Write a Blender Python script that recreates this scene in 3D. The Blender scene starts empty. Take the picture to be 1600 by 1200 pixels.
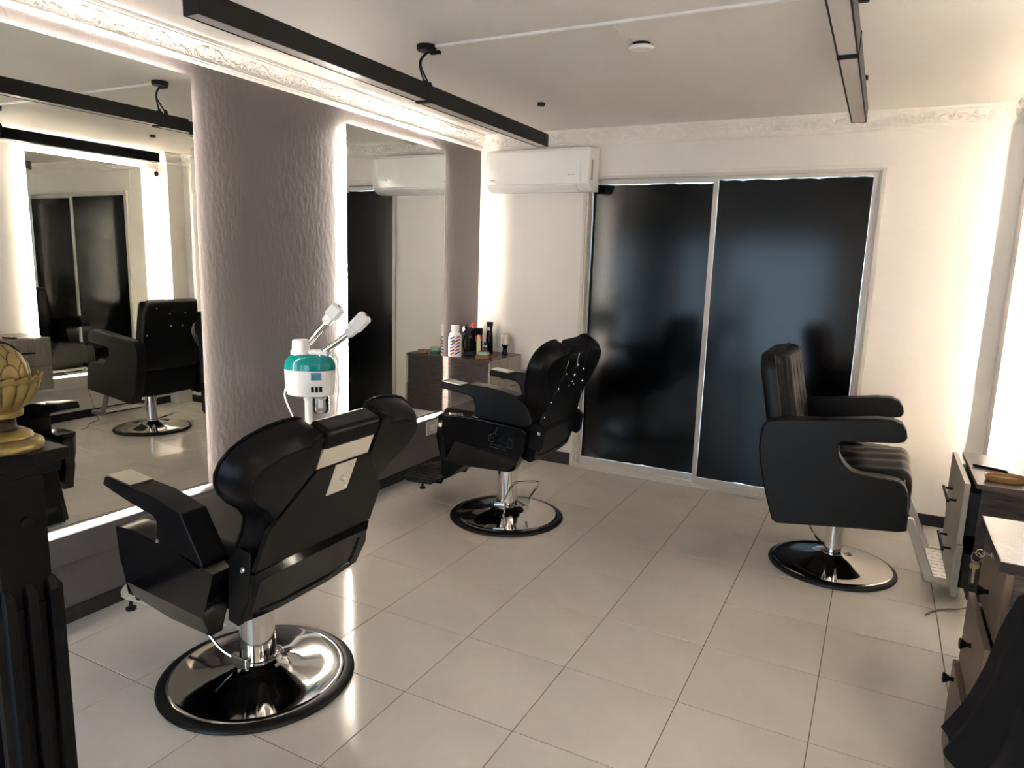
import bpy, bmesh, math, random
import numpy as np
from mathutils import Vector, Matrix
R = math.radians
PI = math.pi
sc = bpy.context.scene
C = sc.collection
rnd = random.Random(7)

# ------------------------------------------------------------------ camera, sky, exposure
cam_d = bpy.data.cameras.new('camera'); cam = bpy.data.objects.new('camera', cam_d); C.objects.link(cam)
cam_d.sensor_width = 36.0; cam_d.lens = 1101.4 / 1600 * 36; cam_d.clip_start = 0.02
RT = ((0.8864, 0.4620, 0.0299), (0.1048, -0.1372, -0.9850), (-0.4509, 0.8762, -0.1700))
CAM_LOC = (2.942, 0.0, 1.578)
sc.camera = cam
w = bpy.data.worlds.new('daylight'); sc.world = w; w.use_nodes = True
bg = w.node_tree.nodes['Background']; bg.inputs[0].default_value = (0.62, 0.78, 1.0, 1); bg.inputs[1].default_value = 2.5
sc.view_settings.view_transform = 'Standard'; sc.view_settings.look = 'None'
sc.view_settings.gamma = 1.0; sc.view_settings.use_curve_mapping = False
sc.view_settings.exposure = 1.3
LED_POWER = 95.0
LED_LEFT = 80.0
LED_COL = (1.0, 0.885, 0.77)
# daylight enters by the shop window behind the camera; a portal only guides the sampling of that sky
pd = bpy.data.lights.new('window_portal', 'AREA'); pd.shape = 'RECTANGLE'; pd.size = 2.3; pd.size_y = 2.1
pd.cycles.is_portal = True
po = bpy.data.objects.new('window_portal', pd); C.objects.link(po); po.location = (1.2, -1.19, 1.15); po.rotation_euler = (R(90), 0, 0)
sc.cycles.max_bounces = 14; sc.cycles.diffuse_bounces = 8; sc.cycles.glossy_bounces = 8
sc.cycles.sample_clamp_indirect = 40.0; sc.cycles.blur_glossy = 0.6

def look(o, loc, rt):
    r, d, f = [Vector(v).normalized() for v in rt]
    m = Matrix(((r.x, -d.x, -f.x, loc[0]), (r.y, -d.y, -f.y, loc[1]), (r.z, -d.z, -f.z, loc[2]), (0, 0, 0, 1)))
    o.matrix_world = m
look(cam, CAM_LOC, RT)

# ------------------------------------------------------------------ room measures
W, YB, YF, H = 3.73, 5.06, -1.20, 2.55      # width, back wall, front wall, ceiling
DX0, DX1, DZ = 0.90, 2.895, 2.22            # sliding door opening

# ------------------------------------------------------------------ materials
MATS = {}
def mat(name, col, rough=0.5, metal=0.0, spec=0.5, coat=0.0, bump=None, vary=None, emis=None, trans=0.0, ior=1.45):
    if name in MATS: return MATS[name]
    m = bpy.data.materials.new(name); m.use_nodes = True; MATS[name] = m
    nt = m.node_tree; b = nt.nodes['Principled BSDF']
    b.inputs['Base Color'].default_value = (*col, 1); b.inputs['Roughness'].default_value = rough
    b.inputs['Metallic'].default_value = metal; b.inputs['Specular IOR Level'].default_value = spec
    b.inputs['Coat Weight'].default_value = coat; b.inputs['Coat Roughness'].default_value = 0.08
    b.inputs['IOR'].default_value = ior
    if trans: b.inputs['Transmission Weight'].default_value = trans
    if emis:
        b.inputs['Emission Color'].default_value = (*emis[0], 1); b.inputs['Emission Strength'].default_value = emis[1]
    if bump or vary:
        tc = nt.nodes.new('ShaderNodeTexCoord')
    if bump:
        sca, strg, dist, stretch = bump
        mp = nt.nodes.new('ShaderNodeMapping'); mp.inputs['Scale'].default_value = stretch
        nz = nt.nodes.new('ShaderNodeTexNoise'); nz.inputs['Scale'].default_value = sca; nz.inputs['Detail'].default_value = 4
        bp = nt.nodes.new('ShaderNodeBump'); bp.inputs['Strength'].default_value = strg; bp.inputs['Distance'].default_value = dist
        nt.links.new(tc.outputs['Object'], mp.inputs[0]); nt.links.new(mp.outputs[0], nz.inputs[0])
        nt.links.new(nz.outputs[0], bp.inputs['Height']); nt.links.new(bp.outputs[0], b.inputs['Normal'])
    if vary:
        col2, sca, stretch, lo, hi = vary
        mp = nt.nodes.new('ShaderNodeMapping'); mp.inputs['Scale'].default_value = stretch
        nz = nt.nodes.new('ShaderNodeTexNoise'); nz.inputs['Scale'].default_value = sca; nz.inputs['Detail'].default_value = 6
        nz.inputs['Roughness'].default_value = 0.6
        rp = nt.nodes.new('ShaderNodeValToRGB')
        rp.color_ramp.elements[0].position = lo; rp.color_ramp.elements[0].color = (*col, 1)
        rp.color_ramp.elements[1].position = hi; rp.color_ramp.elements[1].color = (*col2, 1)
        nt.links.new(tc.outputs['Object'], mp.inputs[0]); nt.links.new(mp.outputs[0], nz.inputs[0])
        nt.links.new(nz.outputs[0], rp.inputs[0]); nt.links.new(rp.outputs[0], b.inputs['Base Color'])
    return m
M_white = mat('white_paint', (0.74, 0.70, 0.655), 0.6, bump=(40, 0.08, 0.002, (1, 1, 1)))
M_ceil = mat('ceiling_paint', (0.72, 0.69, 0.65), 0.7, bump=(6, 0.15, 0.006, (1, 1, 1)))
M_grey = mat('grey_plaster_paint', (0.12, 0.108, 0.109), 0.45, bump=(18, 0.24, 0.010, (1, 2.2, 0.9)))
M_plaster = mat('plaster_white', (0.76, 0.72, 0.67), 0.5)
M_tile = mat('porcelain_tile', (0.56, 0.515, 0.465), 0.11, spec=0.24, bump=(26, 0.07, 0.002, (1, 1, 1)), vary=((0.62, 0.58, 0.53), 3.0, (1, 1, 1), 0.3, 0.7))
M_grout = mat('grout', (0.13, 0.10, 0.07), 0.8)
M_base = mat('dark_baseboard', (0.018, 0.015, 0.014), 0.35)
M_leather = mat('black_leather', (0.003, 0.003, 0.0036), 0.33, spec=0.21, bump=(260, 0.12, 0.0008, (1, 1, 1)))
M_leather2 = mat('soft_black_leather', (0.0046, 0.0043, 0.0043), 0.36, spec=0.27, bump=(180, 0.15, 0.001, (1, 1, 1)))
M_gloss = mat('gloss_black_shell', (0.003, 0.003, 0.0035), 0.09, spec=0.4)
M_satin = mat('satin_black_plastic', (0.004, 0.004, 0.004), 0.36, spec=0.22)
M_rubber = mat('black_rubber', (0.006, 0.0055, 0.005), 0.42, spec=0.35)
M_chrome = mat('chrome', (0.78, 0.77, 0.75), 0.05, metal=1.0)
M_chromed = mat('dark_chrome', (0.60, 0.585, 0.565), 0.07, metal=1.0)
M_steel = mat('brushed_steel', (0.62, 0.60, 0.56), 0.32, metal=1.0)
M_alu = mat('pale_aluminium', (0.66, 0.64, 0.60), 0.4, metal=0.6)
M_mirror = mat('mirror_silver', (0.80, 0.815, 0.77), 0.0, metal=1.0)
M_back = mat('mirror_backing', (0.5, 0.5, 0.48), 0.6)
M_led = mat('led_strip_light', (1, 1, 1), 0.5, emis=(LED_COL, LED_POWER))
M_led2 = mat('led_strip_light_dim', (1, 1, 1), 0.5, emis=(LED_COL, LED_LEFT))
M_film = mat('black_window_film', (0.001, 0.001, 0.0015), 0.15, spec=0.42)
M_frame = mat('cream_door_frame', (0.60, 0.56, 0.51), 0.4)
M_lamp = mat('black_lamp_metal', (0.007, 0.0065, 0.0065), 0.45, spec=0.3)
M_diff = mat('unlit_diffuser', (0.50, 0.46, 0.43), 0.4)
M_ac = mat('glossy_white_plastic', (0.80, 0.79, 0.77), 0.13, coat=0.4)
M_wood = mat('dark_striped_wood', (0.020, 0.0145, 0.0125), 0.36, vary=((0.095, 0.073, 0.060), 9, (1.2, 1.2, 22), 0.38, 0.75))
M_woodtop = mat('dark_wood_top', (0.060, 0.042, 0.036), 0.26, vary=((0.10, 0.074, 0.062), 9, (1.2, 22, 1), 0.3, 0.75))
M_grain = mat('pale_grey_oak', (0.22, 0.19, 0.155), 0.42, vary=((0.38, 0.335, 0.28), 8, (1, 20, 1.0), 0.3, 0.7))
M_brown = mat('brown_walnut', (0.085, 0.053, 0.036), 0.4, vary=((0.155, 0.10, 0.07), 8, (1, 16, 0.9), 0.3, 0.7))
M_gold = mat('antique_gold_paint', (0.36, 0.265, 0.085), 0.40, metal=0.62, bump=(60, 0.25, 0.002, (1, 1, 1)))
nt_ = M_gold.node_tree; ge_ = nt_.nodes.new('ShaderNodeNewGeometry'); cr_ = nt_.nodes.new('ShaderNodeValToRGB')   # colour goes darker in the crevices of the relief
cr_.color_ramp.elements[0].position = 0.465; cr_.color_ramp.elements[0].color = (0.028, 0.020, 0.007, 1)
cr_.color_ramp.elements[1].position = 0.505; cr_.color_ramp.elements[1].color = (0.265, 0.20, 0.072, 1)
nt_.links.new(ge_.outputs['Pointiness'], cr_.inputs[0]); nt_.links.new(cr_.outputs[0], nt_.nodes['Principled BSDF'].inputs['Base Color'])
M_post = mat('black_painted_wood', (0.0025, 0.0025, 0.003), 0.45, spec=0.16, bump=(30, 0.2, 0.002, (1, 1, 0.3)))
M_teal = mat('teal_plastic', (0.0, 0.24, 0.22), 0.12, coat=0.3)
M_wplas = mat('white_plastic', (0.78, 0.76, 0.74), 0.3)
M_cloth = mat('black_cloth', (0.011, 0.011, 0.013), 0.8, spec=0.2, bump=(400, 0.3, 0.0006, (1, 1, 1)))
M_red = mat('red_plastic', (0.55, 0.03, 0.02), 0.3)
M_blue = mat('navy_print', (0.03, 0.05, 0.30), 0.4)
M_redp = mat('red_print', (0.65, 0.05, 0.035), 0.4)
M_yel = mat('yellow_lotion', (0.62, 0.58, 0.30), 0.3)
M_green = mat('green_pomade', (0.05, 0.30, 0.14), 0.25)
M_paleg = mat('pale_green_lid', (0.48, 0.66, 0.58), 0.2)
M_tanw = mat('tan_wood', (0.22, 0.115, 0.04), 0.45, vary=((0.30, 0.17, 0.07), 30, (1, 8, 1), 0.3, 0.7))
M_bris = mat('cream_bristle', (0.62, 0.57, 0.46), 0.8, bump=(300, 0.5, 0.002, (1, 1, 0.05)))
M_key = mat('key_metal', (0.50, 0.44, 0.34), 0.25, metal=1.0)
M_paper = mat('white_paper', (0.8, 0.78, 0.75), 0.6)
M_lcd = mat('blue_lcd_screen', (0.06, 0.22, 0.32), 0.2)
M_badge = mat('brown_badge', (0.20, 0.14, 0.09), 0.5)
M_cable = mat('tan_cable', (0.45, 0.35, 0.22), 0.5)
M_greyprint = mat('grey_print', (0.22, 0.21, 0.20), 0.5)
M_outlet = mat('pale_grey_plate', (0.50, 0.46, 0.45), 0.4)
M_lens = mat('dark_lens', (0.02, 0.02, 0.02), 0.1)

def glass_mat(name, tint, k):
    m = bpy.data.materials.new(name); m.use_nodes = True; nt = m.node_tree
    for n in list(nt.nodes): nt.nodes.remove(n)
    out = nt.nodes.new('ShaderNodeOutputMaterial'); mx = nt.nodes.new('ShaderNodeMixShader')
    t = nt.nodes.new('ShaderNodeBsdfTransparent'); t.inputs[0].default_value = (*tint, 1)
    g = nt.nodes.new('ShaderNodeBsdfGlossy'); g.inputs['Roughness'].default_value = 0.02
    f = nt.nodes.new('ShaderNodeFresnel'); f.inputs[0].default_value = k
    nt.links.new(f.outputs[0], mx.inputs[0]); nt.links.new(t.outputs[0], mx.inputs[1]); nt.links.new(g.outputs[0], mx.inputs[2])
    nt.links.new(mx.outputs[0], out.inputs[0]); MATS[name] = m
    return m
M_pane = glass_mat('window_pane_glass', (0.93, 0.97, 0.96), 1.5)
M_jar = glass_mat('clear_jar_glass', (0.88, 0.89, 0.86), 1.7)

# ------------------------------------------------------------------ geometry helpers
def bm_new(): return bmesh.new()
def box(bm, x0, x1, y0, y1, z0, z1):
    vs = [bm.verts.new((x, y, z)) for z in (z0, z1) for y in (y0, y1) for x in (x0, x1)]
    for f in ((0, 2, 3, 1), (4, 5, 7, 6), (0, 1, 5, 4), (2, 6, 7, 3), (0, 4, 6, 2), (1, 3, 7, 5)):
        bm.faces.new([vs[i] for i in f])
    return bm
def B(x0, x1, y0, y1, z0, z1): return box(bm_new(), x0, x1, y0, y1, z0, z1)
def prism(bm, poly, axis, a, b):
    """extrude a 2D polygon along axis; the polygon holds the other two coordinates in x,y,z order"""
    def pt(p, t):
        q = list(p); q.insert(axis, t); return q
    v0 = [bm.verts.new(pt(p, a)) for p in poly]; v1 = [bm.verts.new(pt(p, b)) for p in poly]
    n = len(poly)
    bm.faces.new(v0[::-1]); bm.faces.new(v1)
    for i in range(n): bm.faces.new((v0[i], v0[(i + 1) % n], v1[(i + 1) % n], v1[i]))
    bmesh.ops.recalc_face_normals(bm, faces=bm.faces)
    return bm
def lathe(bm, prof, n=32, cx=0, cy=0, cap=True, sx=1.0, sy=1.0):
    rings = []
    for r, z in prof:
        if r < 1e-6: rings.append([bm.verts.new((cx, cy, z))])
        else: rings.append([bm.verts.new((cx + sx * r * math.cos(2 * PI * k / n), cy + sy * r * math.sin(2 * PI * k / n), z)) for k in range(n)])
    for a, b in zip(rings, rings[1:]):
        for k in range(n):
            q = [a[k % len(a)], a[(k + 1) % len(a)], b[(k + 1) % len(b)], b[k % len(b)]]
            u = []
            for v in q:
                if v not in u: u.append(v)
            if len(u) > 2: bm.faces.new(u)
    if cap:
        for rg in (rings[0], rings[-1]):
            if len(rg) > 2:
                try: bm.faces.new(rg)
                except ValueError: pass
    bmesh.ops.recalc_face_normals(bm, faces=bm.faces)
    return bm
def catmull(pts, n=6):
    pts = [Vector(p) for p in pts]; out = []
    P = [pts[0]] + pts + [pts[-1]]
    for i in range(1, len(P) - 2):
        for k in range(n):
            t = k / n; a, b, c, d = P[i - 1], P[i], P[i + 1], P[i + 2]
            out.append(0.5 * ((2 * b) + (c - a) * t + (2 * a - 5 * b + 4 * c - d) * t * t + (3 * b - a - 3 * c + d) * t ** 3))
    out.append(pts[-1]); return out
def tube(bm, pts, r, n=8, smooth=0, closed=False):
    pts = catmull(pts, smooth) if smooth else [Vector(p) for p in pts]
    rr = r if isinstance(r, (list, tuple)) else [r] * len(pts)
    rings = []; up = None; m = len(pts)
    for i, p in enumerate(pts):
        if closed: t = (pts[(i + 1) % m] - pts[i - 1]).normalized()
        else: t = (pts[min(i + 1, m - 1)] - pts[max(i - 1, 0)]).normalized()
        if up is None: up = Vector((0, 0, 1)) if abs(t.z) < 0.9 else Vector((1, 0, 0))
        s = t.cross(up).normalized(); up = s.cross(t).normalized()
        rings.append([bm.verts.new(p + rr[i] * (math.cos(2 * PI * k / n) * s + math.sin(2 * PI * k / n) * up)) for k in range(n)])
    prs = list(zip(rings, rings[1:])) + ([(rings[-1], rings[0])] if closed else [])
    for a, b in prs:
        for k in range(n): bm.faces.new((a[k], a[(k + 1) % n], b[(k + 1) % n], b[k]))
    if not closed: bm.faces.new(rings[0][::-1]); bm.faces.new(rings[-1])
    bmesh.ops.recalc_face_normals(bm, faces=bm.faces)
    return bm
def loft(bm, rings, cap=True):
    vr = [[bm.verts.new(p) for p in r] for r in rings]; n = len(vr[0])
    for a, b in zip(vr, vr[1:]):
        for k in range(n): bm.faces.new((a[k], a[(k + 1) % n], b[(k + 1) % n], b[k]))
    if cap: bm.faces.new(vr[0][::-1]); bm.faces.new(vr[-1])
    bmesh.ops.recalc_face_normals(bm, faces=bm.faces)
    return bm
def offset(poly, d):
    """inset a closed 2D polygon by d along vertex normals"""
    n = len(poly); out = []
    area = sum(poly[i][0] * poly[(i + 1) % n][1] - poly[(i + 1) % n][0] * poly[i][1] for i in range(n))
    sg = 1 if area > 0 else -1
    for i in range(n):
        p, q, r = Vector(poly[i - 1]), Vector(poly[i]), Vector(poly[(i + 1) % n])
        e1 = (q - p).normalized(); e2 = (r - q).normalized()
        n1 = Vector((-e1.y, e1.x)); n2 = Vector((-e2.y, e2.x)); nn = (n1 + n2)
        nn = nn.normalized() if nn.length > 1e-6 else n1
        k = d / max(0.45, nn.dot(n1))
        out.append(tuple(q + sg * k * nn))
    return out
def obj(name, bm, m, parent=None, bevel=0, seg=2, smooth=35, loc=None, rot=None, sub=0, angle=30):
    me = bpy.data.meshes.new(name); bm.normal_update(); bm.to_mesh(me); bm.free()
    o = bpy.data.objects.new(name, me); C.objects.link(o); me.materials.append(m)
    if smooth:
        for p in me.polygons: p.use_smooth = True
        if not bevel and not sub: me.set_sharp_from_angle(angle=R(smooth))
    if bevel:
        md = o.modifiers.new('bevel', 'BEVEL'); md.width = bevel; md.segments = seg; md.limit_method = 'ANGLE'; md.angle_limit = R(angle)
        md.harden_normals = True
    if sub:
        md = o.modifiers.new('sub', 'SUBSURF'); md.levels = sub; md.render_levels = sub
    if parent: o.parent = parent
    if loc: o.location = loc
    if rot: o.rotation_euler = rot
    return o
def thing(name, label, cat, loc=(0, 0, 0), rz=0, group=None):
    o = bpy.data.objects.new(name, None); C.objects.link(o); o.empty_display_size = 0.1
    o.location = loc; o.rotation_euler = (0, 0, rz); tag(o, label, cat, group); return o
def tag(o, label, cat, group=None):
    o['label'] = label; o['category'] = cat
    if group: o['group'] = group
    return o
def struct(name, bm, m, parent=None, **k):
    o = obj(name, bm, m, parent, **k)
    if not parent: o['kind'] = 'structure'
    return o
def root_struct(name, loc=(0, 0, 0)):
    o = bpy.data.objects.new(name, None); C.objects.link(o); o.location = loc; o['kind'] = 'structure'; return o

# ------------------------------------------------------------------ floor of porcelain tiles
fl = struct('floor', B(-0.1, W + 0.1, YF - 0.1, YB + 0.15, -0.06, -0.0025), M_grout, smooth=0)
def tile_bm(sx, sy):
    bm = bm_new(); e = 0.0015; t = 0.0012
    lo = [bm.verts.new(p) for p in ((0, 0, -0.006), (sx, 0, -0.006), (sx, sy, -0.006), (0, sy, -0.006))]
    mi = [bm.verts.new(p) for p in ((0, 0, -t), (sx, 0, -t), (sx, sy, -t), (0, sy, -t))]
    hi = [bm.verts.new(p) for p in ((e, e, 0), (sx - e, e, 0), (sx - e, sy - e, 0), (e, sy - e, 0))]
    for a, b in ((lo, mi), (mi, hi)):
        for k in range(4): bm.faces.new((a[k], a[(k + 1) % 4], b[(k + 1) % 4], b[k]))
    bm.faces.new(hi); return bm
TS = 0.45; g = 0.0032; shared = {}
xs = [0.0] + [1.0806 + TS * i for i in range(-2, 6)] + [W]
ys = [2.401 + TS * j for j in range(-10, 6)] + [YB]
for i in range(len(xs) - 1):
    for j in range(len(ys) - 1):
        sx, sy = xs[i + 1] - xs[i] - g, ys[j + 1] - ys[j] - g
        if sx < 0.02 or sy < 0.02: continue
        key = (round(sx, 3), round(sy, 3))
        if key not in shared:
            o = obj('tile', tile_bm(sx, sy), M_tile, fl, smooth=0); shared[key] = o.data
        else:
            o = bpy.data.objects.new('tile', shared[key]); C.objects.link(o); o.parent = fl
        o.location = (xs[i] + g / 2, ys[j] + g / 2, rnd.uniform(-0.0004, 0))
        o.rotation_euler = (rnd.uniform(-1, 1) * 0.0006, rnd.uniform(-1, 1) * 0.0006, 0)

# ------------------------------------------------------------------ walls and ceiling
struct('ceiling', B(-0.1, W + 0.1, YF - 0.1, YB + 0.15, H, H + 0.1), M_ceil, smooth=0)
struct('wall_left', B(-0.1, 0, YF - 0.1, YB + 0.15, -0.02, H + 0.02), M_grey, smooth=0)
struct('wall_right', B(W, W + 0.1, YF - 0.1, YB + 0.15, -0.02, H + 0.02), M_white, smooth=0)
bw = bm_new()
box(bw, 0, DX0, YB, YB + 0.12, -0.02, H); box(bw, DX1, W, YB, YB + 0.12, -0.02, H); box(bw, DX0, DX1, YB, YB + 0.12, DZ, H)
struct('wall_back', bw, M_white, smooth=0)
fw = bm_new(); WZ0, WZ1 = 0.06, 2.02
for a, b in ((0, 0.03), (0.53, 0.79), (2.29, W)): box(fw, a, b, YF - 0.1, YF, -0.02, H)
for a, b in ((0.03, 0.53), (0.79, 2.29)): box(fw, a, b, YF - 0.1, YF, WZ1, H); box(fw, a, b, YF - 0.1, YF, -0.02, WZ0)
struct('wall_front', fw, M_white, smooth=0)
for k, (a, b) in enumerate(((0.03, 0.53), (0.79, 2.29))):
    wn = root_struct('window_%d' % (k + 1), (0, YF - 0.05, 0))
    fr = bm_new()
    for x in (a, b - 0.035): box(fr, x, x + 0.035, -0.03, 0.03, WZ0, WZ1)
    for z in (WZ0, WZ1 - 0.035): box(fr, a + 0.035, b - 0.035, -0.028, 0.028, z, z + 0.035)
    obj('frame', fr, M_frame, wn, smooth=0)
    obj('pane', B(a + 0.035, b - 0.035, -0.003, 0.003, WZ0 + 0.035, WZ1 - 0.035), M_pane, wn, smooth=0)
# pilaster in the far right corner
struct('wall_pilaster', B(3.595, W, 4.88, YB, 0, H), M_white, smooth=0)
# lighted ledges under the mirrors
led = struct('trim_1', B(0, 0.09, 0.9, 4.53, 0.302, 0.42), M_grey, bevel=0.002)
struct('trim_2', B(3.64, W, 3.46, 4.88, 0.31, 0.418), M_white, bevel=0.002)
# thin raised board over the door
struct('trim_3', B(1.013, 2.95, YB - 0.007, YB, 2.245, 2.437), M_white, bevel=0.002)
struct('baseboard_left', B(0, 0.012, YF, YB, 0, 0.068), M_base, bevel=0.002)
struct('baseboard_right', B(W - 0.012, W, YF, 4.88, 0, 0.075), M_base, bevel=0.002)
bb = bm_new(); box(bb, 0.012, 0.873, YB - 0.014, YB, 0, 0.095); box(bb, 2.95, 3.595, YB - 0.014, YB, 0, 0.072)
struct('baseboard_back', bb, M_base, bevel=0.002)

# ------------------------------------------------------------------ ornate plaster cornice (real relief)
PROF = [(0.0, 2.443), (0.012, 2.443), (0.014, 2.449), (0.021, 2.450), (0.022, 2.457), (0.027, 2.459), (0.027, 2.464), (0.023, 2.466)]
COVE = [(0.023 + 0.047 * t - 0.012 * math.sin(PI * t), 2.466 + 0.060 * t) for t in [i / 17 for i in range(1, 17)]]
PTOP = [(0.070, 2.526), (0.076, 2.527), (0.077, 2.533), (0.083, 2.535), (0.084, 2.549), (0.0, 2.55)]
def relief_table(nx, nh, per=0.28):
    """height of the scroll and rose motif over one repeat (s along, h up the cove 0..1)"""
    sx = (np.arange(nx) + 0.5) / nx * per; hh = (np.arange(nh) + 0.5) / nh * 0.062
    S, Hh = np.meshgrid(sx, hh, indexing='ij'); Z = np.zeros_like(S)
    def stroke(pts, wd, ht):
        nonlocal Z
        d = np.full_like(S, 9.0)
        for a, b in zip(pts, pts[1:]):
            a = np.array(a); b = np.array(b); ab = b - a; L = (ab ** 2).sum() + 1e-12
            for off in (-per, 0, per):
                t = np.clip(((S - a[0] - off) * ab[0] + (Hh - a[1]) * ab[1]) / L, 0, 1)
                d = np.minimum(d, np.hypot(S - a[0] - off - t * ab[0], Hh - a[1] - t * ab[1]))
        Z = np.maximum(Z, ht * np.sqrt(np.clip(1 - (d / wd) ** 2, 0, 1)))
    def spiral(cx, cy, r0, turns, a0, sgn):
        return [(cx + r0 * (1 - 0.82 * k / 26) * math.cos(a0 + sgn * 2 * PI * turns * k / 26), cy + r0 * (1 - 0.82 * k / 26) * math.sin(a0 + sgn * 2 * PI * turns * k / 26)) for k in range(27)]
    m = per / 2
    for s in (-1, 1):
        stroke(spiral(m + s * 0.024, 0.034, 0.019, 1.6, PI / 2, s), 0.0036, 0.0085)
        stroke([(m + s * 0.024, 0.053), (m + s * 0.05, 0.050), (m + s * 0.075, 0.040), (m + s * 0.10, 0.024), (m + s * 0.125, 0.020), (m + s * 0.14, 0.030)], 0.0030, 0.007)
        stroke(spiral(m + s * 0.068, 0.020, 0.012, 1.3, -PI / 2, -s), 0.0030, 0.0075)
        stroke(spiral(m + s * 0.103, 0.043, 0.012, 1.3, PI / 2, s), 0.0030, 0.0075)
        for k in range(5):
            a = PI * (0.1 + 0.2 * k)
            stroke([(m + s * 0.128, 0.014), (m + s * 0.128 + 0.014 * math.cos(a), 0.014 + 0.017 * math.sin(a))], 0.0026, 0.006)
        for k in range(6):
            x = m + s * (0.035 + 0.016 * k)
            stroke([(x, 0.006), (x + s * 0.005, 0.013)], 0.0032, 0.006)
    for k in range(6):
        a = 2 * PI * k / 6
        stroke([(m, 0.022), (m + 0.008 * math.cos(a), 0.022 + 0.008 * math.sin(a))], 0.0034, 0.009)
    stroke([(m, 0.035), (m, 0.056)], 0.0045, 0.008)
    return Z
def cornice(name, y0, y1, step, along):
    """along: function (s, d, z) -> world point"""
    nx = max(8, int(round(0.28 / step))); tab = relief_table(nx, len(COVE))
    n = int((y1 - y0) / (0.28 / nx)) + 1
    prof = PROF + COVE + PTOP; k0 = len(PROF); verts = []
    for i in range(n + 1):
        s = min(y1, y0 + i * 0.28 / nx)
        for k, (d, z) in enumerate(prof):
            if k0 <= k < k0 + len(COVE):
                h = tab[i % nx, k - k0]; d += h * 0.80; z -= h * 0.60
            verts.append(along(s, d, z))
    m = len(prof); faces = []
    for i in range(n):
        for k in range(m - 1):
            a = i * m + k; faces.append((a, a + m, a + m + 1, a + 1))
    me = bpy.data.meshes.new(name); me.from_pydata(verts, [], faces); me.update()
    for p in me.polygons: p.use_smooth = True
    me.set_sharp_from_angle(angle=R(50))
    o = bpy.data.objects.new(name, me); C.objects.link(o); me.materials.append(M_plaster); o['kind'] = 'structure'
    return o
cornice('trim_4', 0.9, YB, 0.0035, lambda s, d, z: (d, s, z))
cornice('trim_5', 0.0, 3.6, 0.0035, lambda s, d, z: (s, YB - d, z))
cornice('trim_6', 2.4, 4.88, 0.006, lambda s, d, z: (W - d, s, z))
pc = [(d, z) for d, z in PROF + COVE[::4] + PTOP]
struct('trim_7', loft(bm_new(), [[(3.595 - d, YB, z) for d, z in pc], [(3.595 - d, 4.88 - d, z) for d, z in pc], [(W, 4.88 - d, z) for d, z in pc]], cap=False), M_plaster, smooth=40)

# ------------------------------------------------------------------ sliding glass door with black film
dr = root_struct('door_1', (0, YB, 0))
cf = bm_new()
for a, b, y in ((DX0, DX0 + 0.022, -0.022), (DX0 + 0.022, DX0 + 0.036, -0.010), (DX1 - 0.026, DX1, -0.022), (DX1 - 0.040, DX1 - 0.026, -0.010)):
    box(cf, a, b, y, 0.12, 0.0, DZ)
box(cf, DX0 + 0.022, DX1 - 0.026, -0.020, 0.12, DZ - 0.018, DZ)
box(cf, DX0, DX1, -0.045, 0.12, 0.0, 0.022); box(cf, DX0, DX1, -0.030, -0.022, 0.022, 0.034)
obj('door_casing', cf, M_frame, dr, bevel=0.0015)
def door_leaf(x0, x1, y, zt, zb, lw, rw):
    f = bm_new()
    box(f, x0, x0 + lw, y - 0.015, y + 0.015, zb, DZ - 0.018); box(f, x1 - rw, x1, y - 0.015, y + 0.015, zb, DZ - 0.018)
    box(f, x0 + lw, x1 - rw, y - 0.013, y + 0.013, zt, DZ - 0.018); box(f, x0 + lw, x1 - rw, y - 0.013, y + 0.013, zb, zb + 0.042)
    fo = obj('leaf_frame', f, M_frame, dr, bevel=0.001)
    a, b, c, d = x0 + lw, x1 - rw, zb + 0.042, zt
    obj('pane', B(a, b, y + 0.002, y + 0.006, c, d), M_pane, dr, smooth=0)
    pts = []
    def side(p, q, nrm, n, big):
        for k in range(n):
            t = k / n; e = 0.0006 + abs(rnd.gauss(0, 1)) * big
            pts.append((p[0] + (q[0] - p[0]) * t + nrm[0] * e, p[1] + (q[1] - p[1]) * t + nrm[1] * e))
    side((a, c), (b, c), (0, 1), 16, 0.0022); side((b, c), (b, d), (-1, 0), 10, 0.0012)
    side((b, d), (a, d), (0, -1), 18, 0.0035); side((a, d), (a, c), (1, 0), 8, 0.002)
    obj('window_film', prism(bm_new(), pts, 1, y - 0.001, y), M_film, dr, smooth=0)
door_leaf(DX0 + 0.036, 1.868, 0.075, 2.168, 0.024, 0.006, 0.024)
door_leaf(1.845, DX1 - 0.040, 0.012, 2.176, 0.024, 0.032, 0.030)
hd = bm_new(); box(hd, 2.832, 2.850, -0.008, -0.003, 1.06, 1.25); box(hd, 2.838, 2.844, -0.011, -0.008, 1.10, 1.21)
obj('pull_plate', hd, M_alu, dr, bevel=0.001)

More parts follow.
